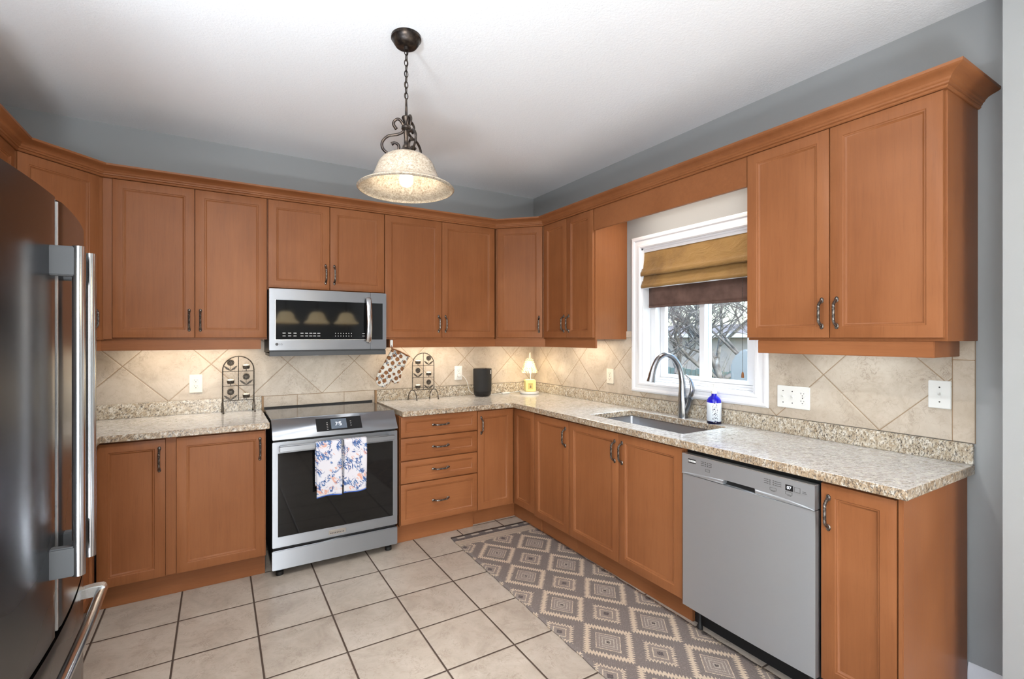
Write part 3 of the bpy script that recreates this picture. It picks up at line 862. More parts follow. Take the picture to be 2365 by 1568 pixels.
# ------------------------------------------------------------------ sink, faucet, bottle
s = thing('sink', 'stainless undermount sink let into the granite below the window', 'sink', ((SX0 + SX1) / 2, (SY0 + SY1) / 2, CB - 0.20))
b = MB()
def rr(inset, z, rad, n=5):
    out = []
    xa, xb, ya, yb = SX0 - 0.006 + inset, SX1 + 0.006 - inset, SY0 - 0.006 + inset, SY1 + 0.006 - inset
    for (cx_, cy_, a0) in ((xb - rad, yb - rad, 0), (xa + rad, yb - rad, 90), (xa + rad, ya + rad, 180), (xb - rad, ya + rad, 270)):
        for i in range(n + 1):
            a = R(a0 + 90 * i / n); out.append(b.bm.verts.new((cx_ + rad * math.cos(a), cy_ + rad * math.sin(a), z)))
    return out
L = [rr(-0.012, CB - 0.0015, 0.024), rr(0.0, CB - 0.0015, 0.02), rr(0.002, CB - 0.006, 0.02), rr(0.004, CB - 0.18, 0.02), rr(0.012, CB - 0.195, 0.022), rr(0.03, CB - 0.2, 0.02)]
for A, B in zip(L, L[1:]):
    for k in range(len(A)): b.bm.faces.new((A[k], A[(k + 1) % len(A)], B[(k + 1) % len(A)], B[k]))
b.bm.faces.new(L[-1])
b.build('bowl', 'sink_steel', s, True)
MB().lathe([(0.0, 0.001), (0.03, 0.001), (0.042, 0.003), (0.045, 0.0005)], 24, ((SX0 + SX1) / 2 + 0.03, (SY0 + SY1) / 2, CB - 0.2)).build('drain', 'polished_steel', s, True)

fx_, fy_ = 2.508, 1.975
fa = thing('faucet', 'brushed nickel gooseneck pull-down faucet behind the sink', 'faucet', (fx_, fy_, CT))
b = MB()
bp = smooth_path([(fx_, fy_, CT), (fx_, fy_, CT + 0.03), (fx_, fy_ + 0.002, CT + 0.10), (fx_ + 0.002, fy_ + 0.006, CT + 0.17), (fx_ + 0.001, fy_ + 0.008, CT + 0.235), (fx_ - 0.018, fy_ + 0.013, CT + 0.315), (fx_ - 0.062, fy_ + 0.022, CT + 0.372), (fx_ - 0.118, fy_ + 0.034, CT + 0.392), (fx_ - 0.170, fy_ + 0.044, CT + 0.368), (fx_ - 0.200, fy_ + 0.049, CT + 0.322)], 8)
b.tube(bp, lerp_list([0.030, 0.030, 0.028, 0.0215, 0.0185, 0.0170, 0.0160, 0.0155, 0.0155, 0.0165], len(bp)), 18)
b.build('spout', 'brushed_nickel', fa, True, angle=60)
b = MB()
hp = smooth_path([(fx_ - 0.199, fy_ + 0.049, CT + 0.324), (fx_ - 0.212, fy_ + 0.051, CT + 0.290), (fx_ - 0.220, fy_ + 0.052, CT + 0.258), (fx_ - 0.226, fy_ + 0.053, CT + 0.228)], 6)
b.tube(hp, lerp_list([0.0172, 0.019, 0.0215, 0.0265], len(hp)), 18)
b.build('spray_head', 'brushed_nickel', fa, True, angle=60)
b = MB()
hp = smooth_path([(fx_ + 0.004, fy_ - 0.004, CT + 0.0), (fx_ + 0.005, fy_ - 0.018, CT + 0.04), (fx_ + 0.006, fy_ - 0.040, CT + 0.085), (fx_ + 0.004, fy_ - 0.052, CT + 0.125)], 6)
b.tube(hp, lerp_list([0.018, 0.0165, 0.0165, 0.0185], len(hp)), 14)
b.build('valve_body', 'brushed_nickel', fa, True, angle=60)
b = MB()
hp = smooth_path([(fx_ + 0.002, fy_ - 0.040, CT + 0.122), (fx_ + 0.004, fy_ - 0.056, CT + 0.145), (fx_ + 0.004, fy_ - 0.066, CT + 0.178), (fx_ + 0.003, fy_ - 0.062, CT + 0.212), (fx_ + 0.001, fy_ - 0.050, CT + 0.242), (fx_ - 0.002, fy_ - 0.034, CT + 0.262), (fx_ - 0.005, fy_ - 0.022, CT + 0.268)], 6)
b.tube(hp, lerp_list([0.011, 0.019, 0.019, 0.014, 0.0105, 0.0085, 0.005], len(hp)), 12, sq=(0.55, 1.0), up=(0, 1, 0))
b.build('lever', 'brushed_nickel', fa, True, angle=60)

bx_, by_ = 2.497, 1.752
bt = thing('soap_bottle', 'cobalt blue glass pump bottle with white label beside the faucet', 'bottle', (bx_, by_, CT))
MB().lathe([(0.0, 0.0), (0.036, 0.0), (0.0385, 0.004), (0.0385, 0.125), (0.037, 0.137), (0.030, 0.150), (0.019, 0.158), (0.0145, 0.164), (0.0145, 0.178), (0, 0.178)], 32).build('bottle_body', 'cobalt_glass', bt)
MB().lathe([(0.0390, 0.0), (0.0393, 0.001), (0.0393, 0.014), (0.039, 0.015)], 32).build('base_band', 'cobalt_base', bt)
MB().lathe([(0.0389, 0.016), (0.0392, 0.0165), (0.0392, 0.122), (0.0389, 0.1225)], 40).build('paper_label', 'bottle_label', bt)
b = MB(); b.lathe([(0, 0.174), (0.0165, 0.174), (0.017, 0.178), (0.0165, 0.190), (0.010, 0.193), (0.0075, 0.200), (0.0045, 0.204), (0.004, 0.226), (0, 0.226)], 24)
b.tube([(0.012, 0.004, 0.228), (0.0, 0.0, 0.229), (-0.020, 0.010, 0.228), (-0.036, 0.018, 0.222)], [0.006, 0.0065, 0.0045, 0.003], 10)
b.build('pump', 'white_plastic', bt)

# ------------------------------------------------------------------ range
rg_ = thing('range', 'stainless slide-in electric range between the base cabinets', 'oven', (0.654, 3.06, 0))
RX0, RX1 = 0.275, 1.033
MB().box(RX0 + 0.006, RX1 - 0.006, 3.086, 3.66, 0.045, 0.813, 0.002).box(RX0 + 0.004, RX1 - 0.004, 3.155, 3.66, 0.813, 0.9125).build('body', 'black_matte', rg_, True)
MB().box(RX0, RX1, 3.132, 3.664, 0.913, 0.926, 0.003).build('cooktop', 'cooktop_glass', rg_, True)
MB().box(RX0 + 0.001, RX1, 3.652, 3.664, 0.926, 0.936, 0.002).build('rear_trim', 'black_matte', rg_, True)
MB().prism([(3.050, 0.818), (3.064, 0.815), (3.16, 0.815), (3.16, 0.9255), (3.136, 0.929), (3.126, 0.926), (3.052, 0.826)], RX0, RX1, 'x', 0.0015).build('control_panel', 'brushed_steel', rg_, True)
def on_panel(u, v):                       # u along x, v 0..1 up the slanted panel
    return Vector((u, 3.0512 + (3.1262 - 3.0512) * v, 0.8262 + (0.926 - 0.8262) * v))
pn = Vector((0, -0.0998, 0.075)).normalized()
def panel_patch(name, mat, u0, u1, v0, v1, lift, parent):
    b = MB(); A = [on_panel(u0, v0), on_panel(u1, v0), on_panel(u1, v1), on_panel(u0, v1)]
    lo = [b.bm.verts.new(p - pn * 0.0006) for p in A]; hi = [b.bm.verts.new(p + pn * lift) for p in A]
    b.bm.faces.new(hi)
    for k in range(4): b.bm.faces.new((lo[k], lo[(k + 1) % 4], hi[(k + 1) % 4], hi[k]))
    return b.build(name, mat, parent, True, smooth=False)
dp = panel_patch('display', 'black_gloss', 0.524, 0.802, 0.16, 0.86, 0.0012, rg_)
sc_ = panel_patch('screen', 'screen_blue', 0.612, 0.708, 0.24, 0.78, 0.0018, dp)
def strokes(name, mat, pairs, lift, parent, r=0.0016):
    b = MB()
    for (a, c) in pairs: b.tube([on_panel(*a) + pn * lift, on_panel(*c) + pn * lift], r, 6)
    return b.build(name, mat, parent, True)
strokes('clock_digits', 'lit_digits', [((0.640, 0.60), (0.650, 0.60)), ((0.640, 0.42), (0.650, 0.56)), ((0.655, 0.46), (0.655, 0.47)), ((0.655, 0.58), (0.655, 0.59)),
        ((0.662, 0.60), (0.674, 0.60)), ((0.662, 0.60), (0.662, 0.52)), ((0.662, 0.52), (0.673, 0.52)), ((0.673, 0.52), (0.674, 0.42)), ((0.674, 0.42), (0.663, 0.42))], 0.0022, dp)
strokes('touch_icons', 'pale_print', [((0.585, 0.24 + 0.09 * i), (0.593, 0.24 + 0.09 * i)) for i in range(5)], 0.0013, dp, 0.0012)
strokes('touch_icons', 'pale_print', [((0.730, 0.36 + 0.12 * i), (0.737, 0.36 + 0.12 * i)) for i in range(3)], 0.0013, dp, 0.0012)
# oven door: steel frame round the black glass
dr = MB()
DZ0, DZ1 = 0.180, 0.803
dr.box(RX0, RX1, 3.060, 3.084, DZ0, 0.243, 0.003); dr.box(RX0, RX1, 3.060, 3.084, 0.735, DZ1, 0.003)
dr.box(RX0, 0.305, 3.0602, 3.084, 0.235, 0.74, 0.001); dr.box(1.003, RX1, 3.0602, 3.084, 0.235, 0.74, 0.001)
door = dr.build('oven_door', 'brushed_steel', rg_, True)
MB().box(0.304, 1.004, 3.0625, 3.080, 0.242, 0.736).build('oven_glass', 'black_gloss', door, True, smooth=False)
h = MB()
h.box(0.306, 1.002, 3.008, 3.026, 0.750, 0.788, 0.006, 3)
h.box(0.310, 0.336, 3.02, 3.064, 0.756, 0.782, 0.004); h.box(0.972, 0.998, 3.02, 3.064, 0.756, 0.782, 0.004)
h.build('door_handle', 'brushed_steel', door, True)
MB().box(0.593, 0.697, 3.0588, 3.062, 0.197, 0.225, 0.001).build('badge', 'polished_steel', door, True)
b = MB()
for i in range(9): b.box(0.603 + i * 0.0096, 0.6085 + i * 0.0096, 3.0582, 3.0592, 0.203, 0.209)
b.build('badge_print', 'grey_print', door, True, smooth=False)
MB().box(RX0 - 0.001, RX1 + 0.001, 3.060, 3.10, 0.048, 0.163, 0.004).build('storage_drawer', 'brushed_steel', rg_, True)
for fx0 in (RX0 + 0.045, RX1 - 0.045):
    for fyy in (3.115, 3.60):
        MB().lathe([(0, 0.0), (0.022, 0.0), (0.022, 0.022), (0.014, 0.026), (0.014, 0.055), (0, 0.055)], 16, (fx0, fyy, 0)).build('foot', 'black_matte', rg_, True)

# towels folded over the oven handle
def towel(label, mat, x0, x1, front, back, ph, zt=0.7895, cut=None):
    root = thing('dish_towel', label, 'towel', ((x0 + x1) / 2, 3.017, zt))
    prof = []
    for i in range(25):
        t = i / 24; prof.append((2.9995 - 0.004 * math.sin(t * 2.2), front + (zt - 0.004 - front) * t))
    for i in range(1, 8):
        a = PI - PI * i / 8; prof.append((3.017 + 0.0175 * math.cos(a), zt - 0.004 + 0.0055 * math.sin(a)))
    for i in range(1, 19):
        t = i / 18; prof.append((3.0345, zt - 0.004 + (back - zt + 0.004) * t))
    nu = 14; n_ = len(prof)
    def f(u, v):
        k = min(int(round(v * (n_ - 1))), n_ - 1); y_, z_ = prof[k]
        d_ = max(0.0, (zt - z_)) / 0.33
        xx = x0 + (x1 - x0) * u + 0.006 * d_ * math.sin(ph + 2 * d_) * (1 if k < 30 else 0.3)
        if k < 25: y_ += -0.004 * d_ * (1 + math.sin(u * 7 + ph)); z_ += (0.006 * math.sin(u * 4 + ph) + 0.010 * (u - 0.5)) * d_
        return (xx, y_, z_)
    o = MB().grid(f, nu, n_ - 1).build('cloth', mat, root, True, angle=180); solidify(o, 0.004, 0)
    hem = MB()
    pts = [f(u / nu, 0.0) for u in range(nu + 1)]
    hem.tube([(p[0], p[1] - 0.001, p[2]) for p in pts], 0.0034, 8)
    hem.build('hem', 'towel_hem', root, True)
    return root
towel('white towel with blue sprigs, left one on the oven handle', 'sprig_towel', 0.507, 0.655, 0.462, 0.52, 0.4)
towel('white towel with blue sprigs, right one on the oven handle', 'sprig_towel_folded', 0.673, 0.812, 0.468, 0.50, 2.2)
tt = thing('dish_towel', 'shaded strip of third printed towel hanging between the two others', 'towel', (0.664, 3.035, 0.78))
o = MB().grid(lambda u, v: (0.6555 + 0.036 * u * (0.4 + 0.6 * (1 - v)), 3.0415 + 0.004 * math.sin(u * 3), 0.500 + 0.284 * v), 6, 20).build('cloth', 'sprig_towel', tt, True, angle=180)
solidify(o, 0.004, 0)

# ------------------------------------------------------------------ microwave
mw = thing('microwave', 'stainless over-the-range microwave below the short cabinet', 'microwave', (0.654, 3.29, 1.30))
MX0, MX1 = 0.278, 1.030
MB().box(MX0 + 0.002, MX1 - 0.002, 3.312, WY - 0.012, 1.318, 1.7315, 0.002).build('body', 'fridge_grey', mw, True)
MB().prism([(3.300, 1.302), (3.60, 1.302), (3.60, 1.322), (3.3115, 1.331), (3.3005, 1.331)], MX0 + 0.002, MX1 - 0.001, 'x', 0.001).build('vent_hood', 'fridge_grey', mw, True)
d = MB()
d.box(MX0, 0.9165, 3.290, 3.311, 1.340, 1.408, 0.002); d.box(MX0, 0.9165, 3.290, 3.311, 1.659, 1.731, 0.002); d.box(MX0, 0.313, 3.2902, 3.311, 1.40, 1.67, 0.001)
md = d.build('microwave_door', 'brushed_steel', mw, True)
MB().box(0.312, 0.9165, 3.2915, 3.305, 1.407, 1.660).build('door_glass', 'black_gloss', md, True, smooth=False)
e_ = MB()
e_.box(0.3115, 0.3150, 3.2893, 3.292, 1.406, 1.662); e_.box(0.3115, 0.9165, 3.2893, 3.292, 1.4055, 1.4085)
e_.build('glass_trim', 'bright_edge', md, True, smooth=False)
hp = [(0.900, 3.290, 1.386), (0.900, 3.276, 1.390), (0.900, 3.263, 1.42), (0.900, 3.252, 1.48), (0.900, 3.248, 1.54), (0.900, 3.252, 1.60), (0.900, 3.263, 1.66), (0.900, 3.276, 1.690), (0.900, 3.290, 1.694)]
MB().tube(smooth_path(hp, 5), 0.016, 12, sq=(0.35, 1.15), up=(0, -1, 0)).build('door_handle', 'polished_steel', md, True, angle=50)
p_ = MB()
p_.box(0.9185, MX1, 3.2905, 3.311, 1.340, 1.408, 0.002); p_.box(0.9185, MX1, 3.2905, 3.311, 1.659, 1.731, 0.002); p_.box(1.004, MX1, 3.2907, 3.311, 1.40, 1.67, 0.001)
pp_ = p_.build('side_panel', 'brushed_steel', mw, True)
MB().box(0.9185, 1.005, 3.2918, 3.305, 1.407, 1.660).build('side_glass', 'black_gloss', pp_, True, smooth=False)
for row, zz in enumerate((1.449, 1.431)):
    k = MB(); k1 = MB(); k2 = MB(); k3 = MB()
    for i, xx in enumerate((0.355, 0.388, 0.420, 0.462, 0.490, 0.516, 0.540, 0.566)):
        (k1 if i < 3 else k).box(xx, xx + 0.018, 3.2908, 3.2916, zz - 0.002, zz + 0.002)
    for i in range(7): k2.box(0.680 + i * 0.0175, 0.684 + i * 0.0175, 3.2908, 3.2916, zz - 0.0025, zz + 0.0025)
    k3.box(0.86, 0.878, 3.2908, 3.2916, zz - 0.0012, zz + 0.0012)
    k.build('function_keys', 'pale_print', md, True, smooth=False)
    k1.build('timer_keys', 'pale_print', md, True, smooth=False)
    k2.build('number_keys', 'pale_print', md, True, smooth=False)
    k3.build('start_key', 'pale_print', md, True, smooth=False)
lg = MB().lathe([(0.0075, -0.0004), (0.0092, -0.0004), (0.0092, 0.0004), (0.0075, 0.0004)], 20, (0.322, 3.2896, 1.378), 'y').build('logo_ring', 'grey_print', md, True)
text_mesh('brand_mark', 'LG', 0.017, 'grey_print', md, tuple(root_matrix(mw).inverted() @ Vector((0.345, 3.2896, 1.378))), (R(90), 0, 0))
MB().lathe([(0, 0), (0.018, 0), (0.018, 0.008), (0, 0.008)], 16, (0.58, 3.42, 1.296)).build('lamp_lens', 'white_plastic', mw, True)

# ------------------------------------------------------------------ dishwasher
DX = 1.965; DY0, DY1 = 0.952, 1.548
dw_ = thing('dishwasher', 'stainless dishwasher under the right counter', 'dishwasher', (2.25, 1.25, 0))
b = MB(); b.box(2.012, 2.53, DY0 - 0.004, DY1 + 0.008, 0.10, 0.883); b.box(2.07, 2.09, DY0 - 0.004, DY1 + 0.008, 0.0, 0.10)
b.build('tub', 'black_matte', dw_, True, smooth=False)
def bowed(y0_, y1_, z0_, z1_, bow, x=DX, th=0.03):
    b = MB(); N = 16
    pts = [(y0_ + (y1_ - y0_) * i / N, x - bow * (1 - ((i / N - 0.5) * 2) ** 2)) for i in range(N + 1)]
    poly = [(p[1], p[0]) for p in pts] + [(x + th, y1_), (x + th, y0_)]
    return b.prism(poly, z0_, z1_, 'z')
fp = bowed(DY0, DY1, 0.122, 0.760, 0.006).build('door_panel', 'lit_steel', dw_, True)
cp = MB()
yA, yB = 1.182, 1.329
cp.prism([(DY0, 0.764), (yA, 0.764), (yA + 0.004, 0.784), (yB - 0.004, 0.784), (yB, 0.764), (DY1, 0.764), (DY1, 0.857), (DY0, 0.857)], DX - 0.004, DX + 0.03, 'x')
cpo = cp.build('control_panel', 'lit_steel', dw_, True)
MB().box(DX + 0.018, DX + 0.028, yA - 0.002, yB + 0.002, 0.758, 0.80).build('pocket_handle', 'black_matte', dw_, True, smooth=False)
# swooping lip under the panel
def lip(u, v):
    y_ = DY0 + (DY1 - DY0) * u
    sw = 0.764 + 0.020 * math.sin(PI * min(1, max(0, u))) ** 0.6
    return (DX - 0.0045 - 0.004 * math.sin(PI * v), y_, 0.7625 + (sw - 0.7625) * v)
for ya, yb_ in ((0.0, (yA - DY0) / (DY1 - DY0)), ((yB - DY0) / (DY1 - DY0), 1.0)):
    MB().grid(lambda u, v: lip(ya + (yb_ - ya) * u, v), 12, 5).build('panel_lip', 'lit_steel', cpo, True, angle=80)
MB().box(DX - 0.0055, DX + 0.03, DY0, DY1, 0.857, 0.860, 0.0008).build('top_trim', 'bright_edge', dw_, True)
def dwmark(b, y0_, y1_, z0_, z1_, x=DX - 0.0045): b.box(x - 0.0004, x + 0.001, min(y0_, y1_), max(y0_, y1_), z0_, z1_)
b = MB(); dwmark(b, 1.513, 1.472, 0.836, 0.8395); dwmark(b, 1.514, 1.471, 0.8205, 0.824)
b.build('badge_bars', 'black_print', cpo, True, smooth=False)
b = MB()
for i in range(4): dwmark(b, 1.509 - i * 0.0095, 1.502 - i * 0.0095, 0.8265, 0.8335)
b.build('badge_letters', 'pale_print', cpo, True, smooth=False)
b = MB()
for zz in (0.838, 0.830, 0.822):
    dwmark(b, 1.443, 1.428, zz, zz + 0.0022); dwmark(b, 1.423, 1.418, zz, zz + 0.003); dwmark(b, 1.411, 1.406, zz, zz + 0.003); dwmark(b, 1.403, 1.388, zz, zz + 0.0022)
    dwmark(b, 1.146, 1.128, zz - 0.002, zz); dwmark(b, 1.124, 1.119, zz - 0.003, zz); dwmark(b, 1.110, 1.105, zz - 0.003, zz); dwmark(b, 1.102, 1.076, zz - 0.003, zz - 0.0012)
dwmark(b, 0.996, 0.983, 0.822, 0.8235); dwmark(b, 0.996, 0.981, 0.817, 0.8185); dwmark(b, 1.052, 1.038, 0.7925, 0.794); dwmark(b, 1.118, 1.100, 0.7935, 0.795)
b.build('panel_print', 'grey_print', cpo, True, smooth=False)
b = MB()
def outline(ya, yb_, za, zb_):
    t_ = 0.0008
    dwmark(b, ya, yb_, za, za + t_); dwmark(b, ya, yb_, zb_ - t_, zb_); dwmark(b, ya, ya - t_, za, zb_); dwmark(b, yb_, yb_ + t_, za, zb_)
outline(1.122, 1.096, 0.797, 0.808); outline(1.060, 1.034, 0.797, 0.808); outline(1.026, 1.004, 0.814, 0.833); outline(1.420, 1.398, 0.798, 0.810)
b.build('button_outlines', 'grey_print', cpo, True, smooth=False)
b = MB(); dwmark(b, 1.060, 1.031, 0.813, 0.836); ds = b.build('display', 'black_print', cpo, True, smooth=False)
text_mesh('display_digits', '07', 0.017, 'lit_digits', ds, tuple(root_matrix(dw_).inverted() @ Vector((DX - 0.0054, 1.0455, 0.8245))), (R(90), 0, R(-90)))
for yy in (1.50, 1.0):
    MB().lathe([(0, 0), (0.014, 0), (0.014, 0.02), (0.008, 0.03), (0.008, 0.11), (0, 0.11)], 12, (2.03, yy, 0.0)).build('levelling_foot', 'black_matte', dw_, True)

# ------------------------------------------------------------------ refrigerator
FYA, FYB, FYC = 1.140, 2.062, 1.601
FXC = -0.352
fr_ = thing('refrigerator', 'stainless french door refrigerator at the left edge', 'refrigerator', (-0.75, FYC, 0))
MB().box(LX + 0.03, -0.475, FYA + 0.004, FYB - 0.004, 0.02, 1.765, 0.004).build('body', 'fridge_grey', fr_, True)
def fridge_x(y): return FXC - 0.036 * ((y - FYC) / 0.461) ** 2
def fpanel(ya, yb_, z0_, z1_, round_out):
    pts = []; N = 18
    for i in range(N + 1):
        y_ = ya + (yb_ - ya) * i / N; x_ = fridge_x(y_)
        for edge, on in ((ya, round_out[0]), (yb_, round_out[1])):
            q = abs(y_ - edge)
            rad = 0.022 if on else 0.006
            if q < rad: x_ -= rad - math.sqrt(max(0, rad ** 2 - (rad - q) ** 2))
        pts.append((x_, y_))
    poly = pts + [(-0.470, yb_), (-0.470, ya)]
    return MB().prism(poly, z0_, z1_, 'z')
FG = 0.668
dn = fpanel(FYA, FYC - 0.003, FG + 0.007, 1.772, (1, 0)).build('left_door', 'fridge_steel', fr_, True, angle=30)
df = fpanel(FYC + 0.003, FYB, FG + 0.007, 1.772, (0, 1)).build('right_door', 'fridge_steel', fr_, True, angle=30)
fz = fpanel(FYA, FYB, 0.045, FG - 0.007, (1, 1)).build('freezer_drawer', 'fridge_steel', fr_, True, angle=30)
MB().box(-0.47, FXC - 0.0005, FYC - 0.0029, FYC + 0.0029, FG + 0.01, 1.766).build('door_edge_glint', 'bright_edge', fr_, True, smooth=False)  # pale strip painting the highlight along the door edge
MB().box(-0.47, -0.40, FYA + 0.01, FYB - 0.01, FG - 0.008, FG + 0.008).build('drawer_seal', 'black_matte', fr_, True, smooth=False)
def fhandle(parent, yh):
    hz0, hz1 = 0.832, 1.648; xb = FXC + 0.052
    b = MB(); b.tube([(xb, yh, hz0), (xb, yh, hz1)], 0.0135, 18)
    h_ = b.build('door_handle', 'polished_steel', parent, True)
    for za, zb_ in ((hz0 + 0.002, hz0 + 0.075), (hz1 - 0.075, hz1 - 0.002)):
        MB().box(fridge_x(yh) - 0.004, xb - 0.004, yh - 0.0125, yh + 0.0125, za, zb_, 0.003).build('handle_bracket', 'fridge_grey', h_, True)
fhandle(dn, FYC - 0.060); fhandle(df, FYC + 0.060)
hz = 0.604; hb = MB()
pts = [(-0.326 + 0.006 * math.sin(PI * (y_ - 1.17) / 0.815), y_, hz) for y_ in np.linspace(FYA + 0.03, 1.985, 24)]
hb.tube(pts, 0.0145, 16)
fh = hb.build('drawer_handle', 'polished_steel', fz, True)
for yy in (FYA + 0.05, 1.968):
    MB().prism([(fridge_x(yy) - 0.003, hz - 0.012), (fridge_x(yy) + 0.054, hz - 0.012), (fridge_x(yy) + 0.062, hz + 0.004), (fridge_x(yy) + 0.056, hz + 0.020), (fridge_x(yy) + 0.03, hz + 0.022), (fridge_x(yy) - 0.003, hz + 0.018)], yy - 0.016, yy + 0.018, 'y', 0.003).build('handle_bracket', 'bright_edge', fh, True)
MB().box(-0.60, -0.46, FYA + 0.02, FYB - 0.02, 0.0, 0.043).build('kick_grille', 'black_matte', fr_, True, smooth=False)

# ------------------------------------------------------------------ pendant light
PX, PY = 0.709, 1.982
def bell(prof, th=0.004):
    inner = [(max(r_ - th, 0.001), z_ - th * 0.4) for r_, z_ in reversed(prof)]
    return prof + inner
pl = thing('pendant_lamp', 'bronze scroll pendant lamp with bell glass shade hanging from ceiling', 'lamp', (PX, PY, CZ))
MB().lathe([(0, 0), (0.064, 0.0), (0.065, -0.012), (0.058, -0.018), (0.056, -0.026), (0.047, -0.040), (0.040, -0.044), (0.012, -0.046), (0.010, -0.060), (0, -0.060)], 40).build('canopy', 'bronze_iron', pl)
ch = MB(); zc = -0.052; k_i = 0
while zc > -0.262:
    ln = 0.030; pts = []
    for i in range(14):
        a = 2 * PI * i / 14
        xx, zz = 0.0078 * math.cos(a), 0.5 * ln * math.sin(a)
        ca, sa = (1, 0) if k_i % 2 == 0 else (0, 1)
        pts.append((xx * ca, xx * sa, zc - ln / 2 + zz))
    ch.tube(pts, 0.0021, 6, closed=True); zc -= ln - 0.0062; k_i += 1
ch.tube([(0.003, 0.002, -0.05), (0.004, -0.003, -0.12), (-0.003, 0.003, -0.20), (0, 0, -0.345)], 0.0022, 6)
ch.build('chain', 'bronze_iron', pl)
st = MB().lathe([(0, -0.268), (0.004, -0.268), (0.005, -0.300), (0.006, -0.343), (0.018, -0.349), (0.020, -0.354), (0.012, -0.372), (0.010, -0.382), (0.020, -0.392), (0.021, -0.402), (0.012, -0.410), (0.009, -0.440), (0.010, -0.468), (0.016, -0.478), (0.016, -0.484), (0.022, -0.490), (0.034, -0.505), (0.050, -0.510), (0.050, -0.518), (0.0, -0.518)], 28)
st.build('stem', 'bronze_iron', pl)
rz = [(0.043, 2.328), (0.0555, 2.350), (0.048, 2.366), (0.033, 2.371), (0.018, 2.356), (0.010, 2.336), (0.013, 2.318), (0.036, 2.305), (0.078, 2.297), (0.103, 2.272), (0.102, 2.244), (0.080, 2.222), (0.053, 2.219), (0.034, 2.236), (0.034, 2.258), (0.050, 2.268), (0.064, 2.262)]
scr_me = None
for kk in range(3):
    if scr_me is None:
        pts = smooth_path([(r_, 0, z_ - CZ) for r_, z_ in rz], 6)
        so = MB().tube(pts, lerp_list([0.0075] + [0.0062] * 15 + [0.009], len(pts)), 8, sq=(1.0, 0.75)).build('scroll', 'bronze_iron', pl, angle=60)
        scr_me = so.data
    else:
        so = bpy.data.objects.new('scroll', scr_me); COL.objects.link(so); so.parent = pl
    so.rotation_euler = (0, 0, R((152, 32, 272)[kk]))
SH = [(0.046, 2.219), (0.066, 2.216), (0.088, 2.206), (0.108, 2.190), (0.122, 2.168), (0.131, 2.144), (0.141, 2.120), (0.156, 2.100), (0.178, 2.085), (0.198, 2.076), (0.206, 2.072), (0.209, 2.067), (0.205, 2.063)]
MB().lathe(bell([(r_, z_ - CZ) for r_, z_ in SH]), 64).build('glass_shade', 'alabaster_glass', pl, angle=60)
MB().lathe([(0, 2.150 - CZ), (0.012, 2.150 - CZ), (0.022, 2.135 - CZ), (0.030, 2.112 - CZ), (0.027, 2.092 - CZ), (0.016, 2.080 - CZ), (0, 2.077 - CZ)], 24).build('bulb', 'bulb_glow', pl, angle=80)
point('pendant_light', (PX, PY, 2.105), 4.5, (1.0, 0.90, 0.78), 0.033)

# three-light fixture over the table behind the camera (seen mirrored in the microwave)
il = thing('dining_lamp', 'bronze bar lamp with three bell shades behind the camera', 'lamp', (1.16, -0.19, CZ))
b = MB(); b.lathe([(0, 0), (0.065, 0), (0.06, -0.03), (0, -0.035)], 24); b.tube([(0, 0, -0.03), (0, 0, -0.62)], 0.006, 8); b.tube([(-0.40, 0, -0.76), (-0.2, 0, -0.66), (0, 0, -0.62), (0.2, 0, -0.66), (0.40, 0, -0.76)], 0.008, 8)
for xx in (-0.39, 0, 0.39): b.tube([(xx, 0, -0.62 if xx == 0 else -0.755), (xx, 0, -0.965)], 0.006, 8)
b.build('frame', 'bronze_iron', il)
for xx in (-0.39, 0.0, 0.39):
    sp = [(r_ * 0.80, (z_ - 2.063) * 0.95 - 1.115) for r_, z_ in SH]
    so = MB().lathe(bell(sp), 40, (xx, 0, 0)).build('glass_shade', 'lit_shade_glass', il, angle=60)
    MB().ball((xx, 0, -1.075), (0.022, 0.022, 0.03), 12).build('bulb', 'small_bulb_glow', il)

# fill lamps added in the ceiling, just out of view and farther back
for (xx, yy, pw, lab) in ((0.10, 1.20, 16, 'added ceiling fill lamp nearest the refrigerator'), (0.70, 0.95, 3.5, 'added ceiling fill lamp nearest the dishwasher'),
                     (-0.3, -1.6, 4, 'added ceiling fill lamp by the added side door'), (1.5, -1.8, 4, 'added ceiling fill lamp at the back of the room')):
    cl = thing('added_ceiling_lamp', lab, 'lamp', (xx, yy, CZ), 0, 'added ceiling fill lamps')
    MB().lathe([(0.055, -0.0005), (0.085, -0.0005), (0.082, -0.006), (0.058, -0.004)], 32).build('trim_ring', 'white_trim', cl)
    MB().lathe([(0, -0.002), (0.055, -0.002), (0.055, -0.001), (0, -0.001)], 24).build('diffuser', 'added_lamp_glow', cl)
    area('added_ceiling_light', (xx, yy, CZ - 0.012), (0, 0, 0), 0.11, 0.11, pw, (1.0, 0.97, 0.95))

# torchiere added out of view to brighten the ceiling
fl = thing('added_floor_lamp', 'unseen bronze torchiere added to light the ceiling', 'lamp', (-0.74, 0.50, 0))
MB().lathe([(0, 0), (0.14, 0), (0.14, 0.012), (0.03, 0.03), (0.012, 0.05), (0.012, 1.40), (0.03, 1.42), (0, 1.42)], 28).build('stand', 'bronze_iron', fl)
MB().lathe([(0.03, 1.415), (0.10, 1.44), (0.17, 1.50), (0.20, 1.56), (0.194, 1.56), (0.165, 1.505), (0.098, 1.448), (0.03, 1.424)], 32).build('bowl_shade', 'alabaster_glass', fl)
area('added_torchiere_fill', (-0.74, 0.50, 1.56), (R(180), 0, 0), 0.3, 0.3, 46, (0.84, 0.92, 1.0))

